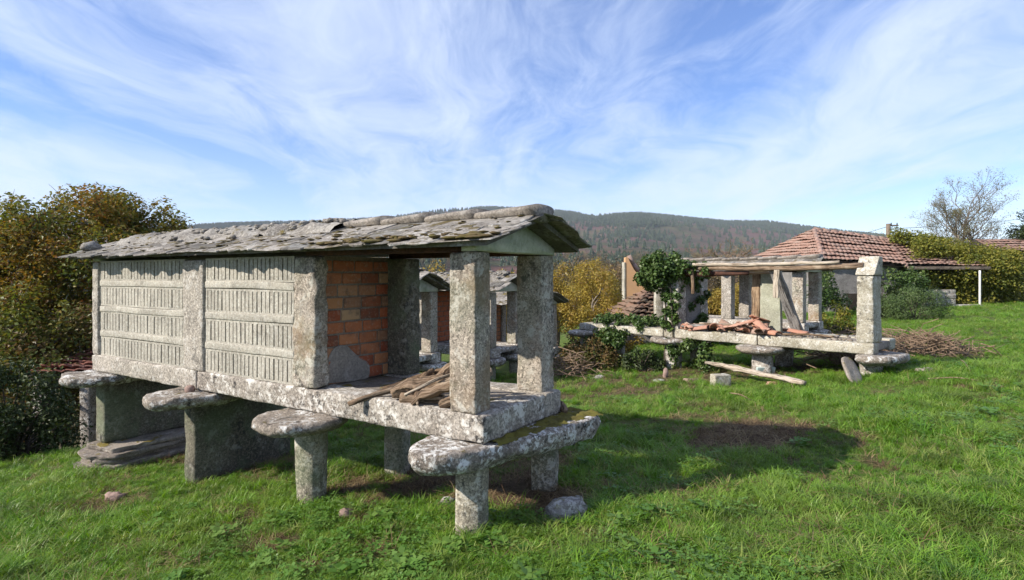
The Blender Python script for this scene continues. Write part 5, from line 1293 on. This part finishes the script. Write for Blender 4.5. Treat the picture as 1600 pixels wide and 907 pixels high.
plant_stems('stem', [[at(1560, 500, 26)-b0, at(1550, 450, 26)-b0, at(1530, 410, 26.5)-b0], [at(1580, 500, 27)-b0, at(1575, 440, 27)-b0, at(1500, 385, 28.5)-b0], [at(1470, 500, 27)-b0, at(1480, 440, 27)-b0, at(1450, 400, 27.5)-b0]], 'bark', iv, .05)
b0 = np.array([16.5, 24.6, 0.]); iv = empty('ivy', tuple(b0), 0, 'dark ivy hanging on the house front behind the corner post', 'ivy')
C = cloud_px([(1388, 425, 1445, 425, 24, 25.4, 50, 75), (1270, 425, 1300, 422, 22, 24, 26, 62), (1290, 440, 1345, 480, 23, 24, 10, 25)], 5)
leaves('leaves', C-b0, .26, 9000, .10, 'ivy', 10, iv, .5, wide=.8); plant_stems('stem', [[at(1410, 505, 25)-b0, at(1405, 450, 25.2)-b0, at(1420, 425, 25.3)-b0], [at(1283, 505, 23)-b0, at(1285, 450, 23)-b0, at(1290, 430, 23)-b0]], 'bark', iv, .03)
# shrubs by the house
def shrub(name, u, v, Y, w_, h_, n, size, mat, seed, label, cat='shrub', wide=.55, clumps=40, spiky=False):
    p = at(u, v, Y); b_ = np.array([p[0], p[1], hz(p[0], p[1])]); root = empty(name, tuple(b_), 0, label, cat); r = random.Random(seed); C = []; st = []
    for q in range(clumps):
        a = r.uniform(0, 6.28); rr_ = math.sqrt(r.random()); zz = r.uniform(.1, 1)*(1-.55*rr_**2); c = np.array([math.cos(a)*rr_*w_/2, math.sin(a)*rr_*w_/2.5, zz*h_]); C.append(c); st.append([(c[0]*.1, c[1]*.1, -.05), tuple(c*.5+np.array([0, 0, .05*h_])), tuple(c)])
    leaves('leaves', np.array(C), max(.05, w_*.11), n, size, mat, seed, root, .3, wide=wide); plant_stems('stem', st, 'bark', root, .012+.006*h_, seed)
    return root
shrub('shrub', 1428, 505, 18.5, 1.9, 1.05, 7000, .10, 'gorse', 3, 'spiky green gorse bush in front of the house', wide=.16)
shrub('shrub', 1385, 505, 19.5, 1.2, 1.3, 3500, .08, 'dark_leaf', 4, 'dark shrub between the corner post and the gorse bush')
shrub('shrub', 1300, 500, 14.5, 1.0, .8, 1500, .075, 'ivy_yellow', 5, 'thin yellowing bush behind the ruined granary')
shrub('shrub', 1585, 500, 28, 3.0, 2.4, 6000, .12, 'bracken', 6, 'brownish bush at the right edge beyond the creeper')
shrub('shrub', 930, 590, 11.2, 1.3, .6, 2600, .07, 'bracken', 7, 'reddish bramble clump left of the ivy mound')
shrub('shrub', 1005, 590, 10.4, .7, .4, 1200, .06, 'dark_leaf', 8, 'low dark bramble under the left end of the ruin')
shrub('shrub', 895, 545, 12.2, 1.0, .7, 1500, .07, 'bracken', 9, 'brown bracken by the curled slate granary')
shrub('shrub', 958, 520, 15.0, 1.3, 1.1, 3000, .07, 'yellow', 31, 'yellow weeds and saplings in front of the sunken shed')
# far roof on the right
fr = empty('house', (33, 41, -1), 0, 'tiled farmhouse roof showing at the right edge behind the creeper', 'house'); fb = np.array(fr.location)
a_ = np.array([33.2, 40, 3.35])-fb; b_ = np.array([40, 40, 3.35])-fb; c_ = np.array([40, 43, 4.35])-fb; d_ = np.array([34.2, 43, 4.35])-fb
V, Fc = stone((6.8, 4.6, 4.3), .02, .6, .02, 2, 4); put('wall', (V, Fc), M['house_wall'], fr, np.array([36.9, 42.5, 1.15])-fb)
rr2 = solid(fr, 'roof', [[a_, b_, c_, d_], [d_, c_, c_+[0, 3, -1], d_+[-1, 3, -1]], [a_, d_, d_+[-1, 3, -1]]], 'dark'); tile_plane(rr2, a_, b_, c_, d_, 7, 'rooftile', 8, .3)
# power pole
pb_ = at(1388, 350, 40); pp = empty('power_pole', (pb_[0], 40, hz(pb_[0], 40)), 0, 'short wooden power pole standing behind the tiled house', 'power pole'); ph = pb_[2]-pp.location[2]
V, Fc = tube([(0, 0, 0), (0, 0, ph)], [.17, .14], 8); link('shaft', mesh_from('shaft', V, Fc, M['pole']), pp)
V, Fc = stone((.55, .1, .1), .01, .2, .002, 3, 2); put('crossarm', (V, Fc), M['pole'], pp, (.4, 0, ph-.12))
for x in (.2, .6): V, Fc = column(.04, .03, .14, 8, 4, 0); put('insulator', (V, Fc), M['dark'], pp, (x, 0, ph-.07))
for (q0, q1, lb) in ((at(1388, 354, 40), at(1270, 378, 60), 'thin cable running from the pole down to the left'), (at(1392, 358, 40), at(1660, 333, 70), 'thin cable running from the pole to the right'), (at(1392, 356, 40), at(1440, 376, 33), 'thin cable dropping from the pole to the creeper')):
    t_ = np.linspace(0, 1, 12)[:, None]; Q = q0+(q1-q0)*t_; Q[:, 2] -= .25*np.sin(math.pi*t_[:, 0]); V, Fc = tube(Q, .016, 4); c = Q.mean(0); link('cable', mesh_from('cable', V-c, Fc, M['wire']), None, tuple(c), label=lb, cat='cable')

# ruined house with ochre gable
rg = empty('house', (4.7, 24, hz(4.7, 24)), 0, 'ruined house with a pointed ochre gable wall beyond the ivy post', 'house'); rb = np.array(rg.location)
poly = [(4.66, -2.0), (4.66, 2.45), (4.74, 2.47), (5.0, 1.95), (5.45, 1.42), (6.1, .95), (6.6, .75), (6.6, -2.0)]
mb = MB(); f = [np.array([x, 23.9, z])-rb for x, z in poly]; bk = [np.array([x, 24.25, z])-rb for x, z in poly]; n = len(poly)
mb.add(f+bk, [tuple(range(n)), tuple(range(2*n-1, n-1, -1))]+[(i, n+i, n+(i+1) % n, (i+1) % n) for i in range(n)]); link('wall', mb.mesh('wall', M['ochre'], False), rg)
for k in range(7):
    t0 = k/7; q = lambda t: np.array([np.interp(t, [0, .2, .5, 1], [4.78, 5.06, 5.5, 6.3]), 24.05, np.interp(t, [0, .2, .5, 1], [2.48, 1.98, 1.48, .98])])
    V, Fc = tube([q(t0)-rb+[.06, .1, .05], q(t0+.16)-rb+[.06, .1, .04]], [.10, .09], 8); link('verge_tile', mesh_from('verge_tile', V, Fc, M['rooftile']), rg)
V, Fc = stone((.06, .45, 4.3), .01, .3, .006, 3, 4); put('quoin', (V, Fc), M['granite_pale'], rg, np.array([4.62, 24.1, .1])-rb)
sh = empty('shed', (3.4, 16.2, hz(3.4, 16.2)), 0, 'sunken shed with a mossy tiled roof below the ochre gable', 'shed'); sb = np.array(sh.location)
q_ = lambda x, y, z: np.array([x, y, z])-sb
a_, b_, ap, ap2 = q_(3.05, 15.3, .45), q_(4.9, 15.3, .42), q_(3.95, 16.8, 1.26), q_(5.0, 17, 1.15); l2 = q_(2.9, 18.5, .45)
srf = solid(sh, 'roof', [[a_, b_, ap2, ap], [a_, ap, l2], [ap, ap2, q_(4.6, 18.5, .6), l2], [b_, ap2, q_(4.6, 18.5, .6)]], 'dark'); tile_plane(srf, a_, b_, ap2, ap, 9, 'oldtile', 5, .17, irr=.03); tile_plane(srf, l2, a_, ap, ap-np.array([.05, 0, 0]), 8, 'oldtile', 6, .17, irr=.03)
V, Fc = stone((1.7, 2.6, 1.5), .02, .3, .02, 2, 4); put('wall', (V, Fc), M['house_wall'], sh, q_(3.9, 16.9, -.25))
pz = at(1029, 500, 14.6); po = post(None, -.1, -.1, .2, .2, 0, 1.0, M['granite_pale'], 7, .008, .02, .08, name='stone_post'); po.location = (pz[0], pz[1], pz[2]); tag(po, 'pale upright stone post left of the ivy grown post', 'post')

# ------------------------------------------------------------------ trees and shrubs
tree('oak_tree', (-8.6, 12.6, hz(-8.6, 12.6)), 'big round oak in mottled autumn leaf behind the left end of the granary', 'tree',
     np.concatenate([shell((-8.95, 12.5, 1.15), (2.35, 2.1, 2.35), 170, 3, .62, -.6), shell((-8.95, 12.3, 1.6), (2.1, 1.8, 1.85), 70, 23, .85, .1), shell((-8.6, 11.2, .4), (2.0, 1.5, 1.4), 75, 13, .7, -.9)]), .30, 72000, .082, 'oak', .22, 1.2, 4, limbs=12)
tree('oak_tree', (-12.2, 12.0, hz(-12.2, 12)), 'second autumn oak cut by the left edge of the view', 'tree', shell((-12.2, 11.6, .75), (2.4, 2.0, 2.3), 140, 5, .6, -.8), .34, 34000, .09, 'oak', .2, 1.0, 6, limbs=10)
tree('laurel_tree', (-8.0, 10.4, hz(-8, 10.4)), 'brownish leafy understory tree below the oak at left', 'tree', shell((-8.2, 10.6, -.1), (1.6, 1.1, 1.25), 60, 8, .5, -.9), .32, 11000, .08, 'bracken', .09, .6, 8, limbs=8)
shrub('shrub', 12, 730, 7.7, 1.6, 1.5, 8500, .062, 'dark_leaf', 21, 'dark green bush at the lower left edge of the meadow', clumps=60)
shrub('shrub', 62, 705, 8.3, .9, .8, 3200, .05, 'dark_leaf', 22, 'small round bush beside the dark shed at left', clumps=40)
shrub('shrub', -60, 700, 8.2, 2.2, 2.3, 9000, .075, 'bracken', 23, 'brownish thicket beneath the oaks at the left edge', clumps=70)
YT = [(2.55, 18.6, 1.35, 1.25, 'yellow chestnut sapling right of the curled slate granary'), (1.6, 20.2, 1.2, 1.2, 'yellow leaved tree just behind the curled slate granary'), (3.1, 22.5, 1.0, 1.0, 'yellow tree just left of the ochre gable'), (-.5, 18.8, 1.5, 1.3, 'yellow tree crown seen above the brick backed granary'), (-2.3, 17.5, 1.4, 1.3, 'golden tree showing through the gap beside the dark rear post'),
      (-4.4, 18.5, 1.5, 1.3, 'yellow tree hidden mostly by the front granary'), (6.0, 17.6, 1.0, .75, 'low orange yellow tree seen through the open ruin'), (7.6, 19.5, 1.0, .8, 'yellow sapling behind the slate roofed granary at right')]
for k, (x, y, w_, hh, lb) in enumerate(YT):
    gz = hz(x, y); top = {5: 2.2, 6: 1.3, 7: 1.3}.get(k, 1.95+.12*(k % 3)); h_ = top-gz
    tree('chestnut_tree', (x, y, gz), lb, 'tree', shell((x, y, gz+h_*.55), (w_, w_*.8, h_*.45), 60, 40+k, .45, -.8), .24, 9500, .075, 'yellow', .07, h_*.35, 50+k, 'bark_pale', 'yellow trees at the edge of the plot', limbs=8, kids=2)
# leafless trees
def bare_tree(name, base, h_, w_, label, seed, mat, trunk_r, levels=4, nsplit=4, leafn=0, leafm='sparse', vase=.55, lsz=.12, t0=.32, thin=1.0):
    r = random.Random(seed); root = empty(name, tuple(base), 0, label, 'tree'); mb = MB(); tips = []
    def grow(p, d, L_, rad_, lev):
        n_ = 5; Q = [p]; dd = Vector(d)
        for k in range(n_-1):
            dd = (dd+Vector((r.gauss(0, .10), r.gauss(0, .10), .06+r.gauss(0, .05)))).normalized(); Q.append(Q[-1]+np.array(dd)*L_/(n_-1))
        v_, f_ = tube(Q, np.linspace(rad_, rad_*.62, n_), 7 if lev < 2 else (4 if lev < 4 else 3), seed); mb.add(v_, f_)
        if lev >= levels: tips.append(Q[-1]); tips.append(Q[2]); return
        for k in range(nsplit+(1 if lev == 0 else 0)):
            s = r.uniform(.45, 1.0) if k else 1.0; q = Q[min(n_-1, int(round(s*(n_-1))))]; sp = vase*(1.0 if lev else .8)
            nd = (dd+Vector((r.gauss(0, sp), r.gauss(0, sp), r.gauss(.05, .18)))).normalized(); grow(q, nd, L_*r.uniform(.60, .85), rad_*.58, lev+1)
    grow(np.array([0, 0, -.2]), (0, 0, 1), h_*t0, trunk_r, 0)
    zmx = max(p[2] for p in mb.v); xm = float(np.percentile(np.abs(tips_ := np.array(tips))[:, 0], 88)); sc = np.array([w_/2/xm, w_/2/xm, h_/zmx])
    mb.v = [tuple(np.array(p)*sc) for p in mb.v]; tips = np.array(tips)*sc
    link('trunk', mb.mesh('trunk', M[mat], True), root)
    if leafn: leaves('crown', tips, w_*.028, leafn, lsz, leafm, seed, root, .3, kind=None)
    return root
bx_ = at(1545, 400, 45); gz = -1.0
bare_tree('ash_tree', (bx_[0], 45, gz), 9.6-gz, 8.6, 'tall bare vase shaped tree with thin brown leaves at the right', 5, 'bark_pale', .10, 6, 3, 12000, 'sparse', .40, .085, t0=.18)
tree('pine_tree', (37.9, 43, -1), 'dark conifer beside the bare tree at the right edge', 'tree', shell((38.0, 43, 4.1), (1.2, 1.2, 2.0), 40, 77, .2, -.9), .45, 7000, .16, 'dark_leaf', .16, 2.5, 78, limbs=7)
bx_ = at(1150, 430, 42); bare_tree('bare_tree', (bx_[0], 42, hz(bx_[0], 42)), 4.4-hz(bx_[0], 42), 4.6, 'leafless brown tree rising behind the slate roof of the far granary', 15, 'twig', .16, 5, 3, 1500, 'browncrown', .55, .10)
bx_ = at(1225, 430, 46); bare_tree('bare_tree', (bx_[0], 46, hz(bx_[0], 46)), 3.6-hz(bx_[0], 46), 3.4, 'low leafless tree left of the tiled hip roof', 16, 'twig', .14, 5, 3, 1200, 'browncrown', .55, .10)

# dark shed below the oak
ds = empty('shed', (-7.3, 10.0, hz(-7.3, 10)), 0, 'dark little shed with a red tiled roof in the hollow under the oak', 'shed'); db_ = np.array(ds.location)
q_ = lambda x, y, z: np.array([x, y, z])-db_
a_, b_, c_, d_ = q_(-8.0, 9.6, .04), q_(-5.6, 9.6, .04), q_(-5.6, 10.6, .26), q_(-7.6, 10.6, .26)
rr3 = solid(ds, 'roof', [[a_, b_, c_, d_], [a_-[0, 0, .05], b_-[0, 0, .05], c_-[0, 0, .05], d_-[0, 0, .05]]], 'dark'); tile_plane(rr3, a_, b_, c_, d_, 7, 'rooftile_dark', 9, .2, irr=.01)
V, Fc = stone((2.4, .2, 2.6), .02, .3, .02, 2, 4); put('wall', (V, Fc), M['house_wall'], ds, q_(-6.8, 10.9, -1.0))
for x in (-7.17, -7.95): post(ds, x-db_[0], 9.65-db_[1], .17, .17, -1.9-db_[2], .02-db_[2], M['granite'], 8, .008, .02, .08)

# ------------------------------------------------------------------ woods beyond
def blob_tree(seed, n, mat):
    r = np.random.default_rng(seed); K = 16; C = r.normal(0, 1, (K, 3)); C /= np.linalg.norm(C, axis=1, keepdims=True); C = C*np.array([.36, .36, .34])*r.uniform(.5, 1, (K, 1))+[0, 0, .6]
    k = r.integers(0, K, n); p = C[k]+r.normal(0, .085, (n, 3)); a = r.normal(0, 1, (n, 3)); a /= np.linalg.norm(a, axis=1, keepdims=True); b_ = np.cross(a, r.normal(0, 1, (n, 3))); b_ /= np.linalg.norm(b_, axis=1, keepdims=True); s = .020*r.uniform(.6, 1.4, (n, 1))
    V = np.stack([p-a*s, p+b_*s*.7, p+a*s, p-b_*s*.7], 1).reshape(-1, 3); Fq = np.arange(4*n).reshape(-1, 4)
    tv, tf = tube([(0, 0, -.05), (0.01, 0, .3), (0, .02, .75)], [.022, .016, .006], 5)
    return mesh_from('wood_tree', np.concatenate([V, tv]), Fq.tolist()+[tuple(int(i)+4*n for i in f) for f in tf], mat, False)
def pine_mesh(seed, n=7, lev=6):
    r = np.random.default_rng(seed); V = []; Fc = []
    for l in range(lev):
        z0 = .12+.8*l/lev; rad_ = .21*(1-l/lev)**.8+.03; b0_ = len(V); V.append((r.normal(0, .01), r.normal(0, .01), z0+.26))
        m_ = n*2
        for a in range(m_):
            an = a*2*math.pi/m_+l; q = rad_*(1.0 if a % 2 else .55)*r.uniform(.75, 1.2); V.append((q*math.cos(an), q*math.sin(an), z0+r.uniform(-.03, .03)))
        for a in range(m_): Fc.append((b0_, b0_+1+a, b0_+1+(a+1) % m_))
    return mesh_from('pine', V, Fc, M['pine'], False)
def woods(name, label, cat, az0, az1, r0, r1, n, hfun, protos, smin, smax, seed, dens=None, wide=1.0):
    r = np.random.default_rng(seed); az = r.uniform(az0, az1, n); rr_ = np.sqrt(r.uniform(r0**2, r1**2, n)); x = rr_*np.sin(az); y = rr_*np.cos(az)
    if dens is not None: k = dens(x, y, r); x, y, az, rr_ = x[k], y[k], az[k], rr_[k]
    z = hfun(x, y, az, rr_); n = len(x); s = r.uniform(smin, smax, n)
    if rr_.min() < 320: s = np.clip((CAMH+.028*rr_-z)*r.uniform(.75, 1.05, n), 3, smax)
    scatter(name, label, cat, np.stack([x, y, z], 1), np.stack([np.zeros(n), np.zeros(n), r.uniform(0, 6.28, n)], 1), np.stack([s*wide, s*wide, s], 1), r.integers(0, len(protos), n), protos)
bt = [blob_tree(k, 1300, M['brownwood']) for k in range(4)]; pt = [pine_mesh(k) for k in range(4)]
hm = lambda x, y, az, r: np.where(r < 420, H(x, y), mount(az, r))-.3
woods('brown_wood', 'brown leafless wood filling the valley beyond the plot', 'wood', -.75, .75, 80, 330, 1900, lambda x, y, az, r: H(x, y)-.3, bt, 7.5, 11.5, 3, lambda x, y, r: fbm(np.stack([x*.02, y*.02, x*0], 1), 8, 2) > -.35)
woods('pine_wood', 'dark pine belt at the foot of the hill', 'wood', -.75, .75, 330, 900, 5200, hm, pt+bt[:1], 10, 17, 4, lambda x, y, r: (fbm(np.stack([x*.006, y*.006, x*0], 1), 9, 3)+r.uniform(-.25, .25, len(x))) > -.08, 1.15)
def mdens(x, y, r):
    rr_ = np.hypot(x, y); n = fbm(np.stack([x*.0028, y*.0028, x*0], 1), 15, 4)
    return ((n+.75*(sstep(rr_, 1750, 2450)-.5)+r.uniform(-.12, .12, len(x)) > .17) | (r.uniform(0, 1, len(x)) < .06))
woods('hill_forest', 'pine forest in dark patches over the far hill', 'forest', -.75, .75, 900, 2640, 60000, lambda x, y, az, r: mount(az, r)-1, pt, 12, 19, 5, mdens, 1.3)

# ------------------------------------------------------------------ air between here and the hill
hm_, ht, hb_ = bpy.data.materials.new('haze'), None, None
hm_.use_nodes = True; hn = hm_.node_tree.nodes; hn.clear()
ho = hn.new('ShaderNodeOutputMaterial'); hv = hn.new('ShaderNodeVolumePrincipled')
hv.inputs['Color'].default_value = (0.80, 0.88, 1.0, 1); hv.inputs['Density'].default_value = 0.000095; hv.inputs['Anisotropy'].default_value = 0.0
hm_.node_tree.links.new(hv.outputs[0], ho.inputs['Volume'])
zb_ = min(float(V_.min()) for V_ in (Z, Zm))-1.5; zt_ = float(Zm.max())+40
V, Fc = box((9000, 9000, zt_-zb_))
link('haze', mesh_from('haze', V, Fc, hm_, False), None, (0, 0, (zt_+zb_)/2), kind='stuff', label='thin blue haze over the valley and the far hill', cat='haze')
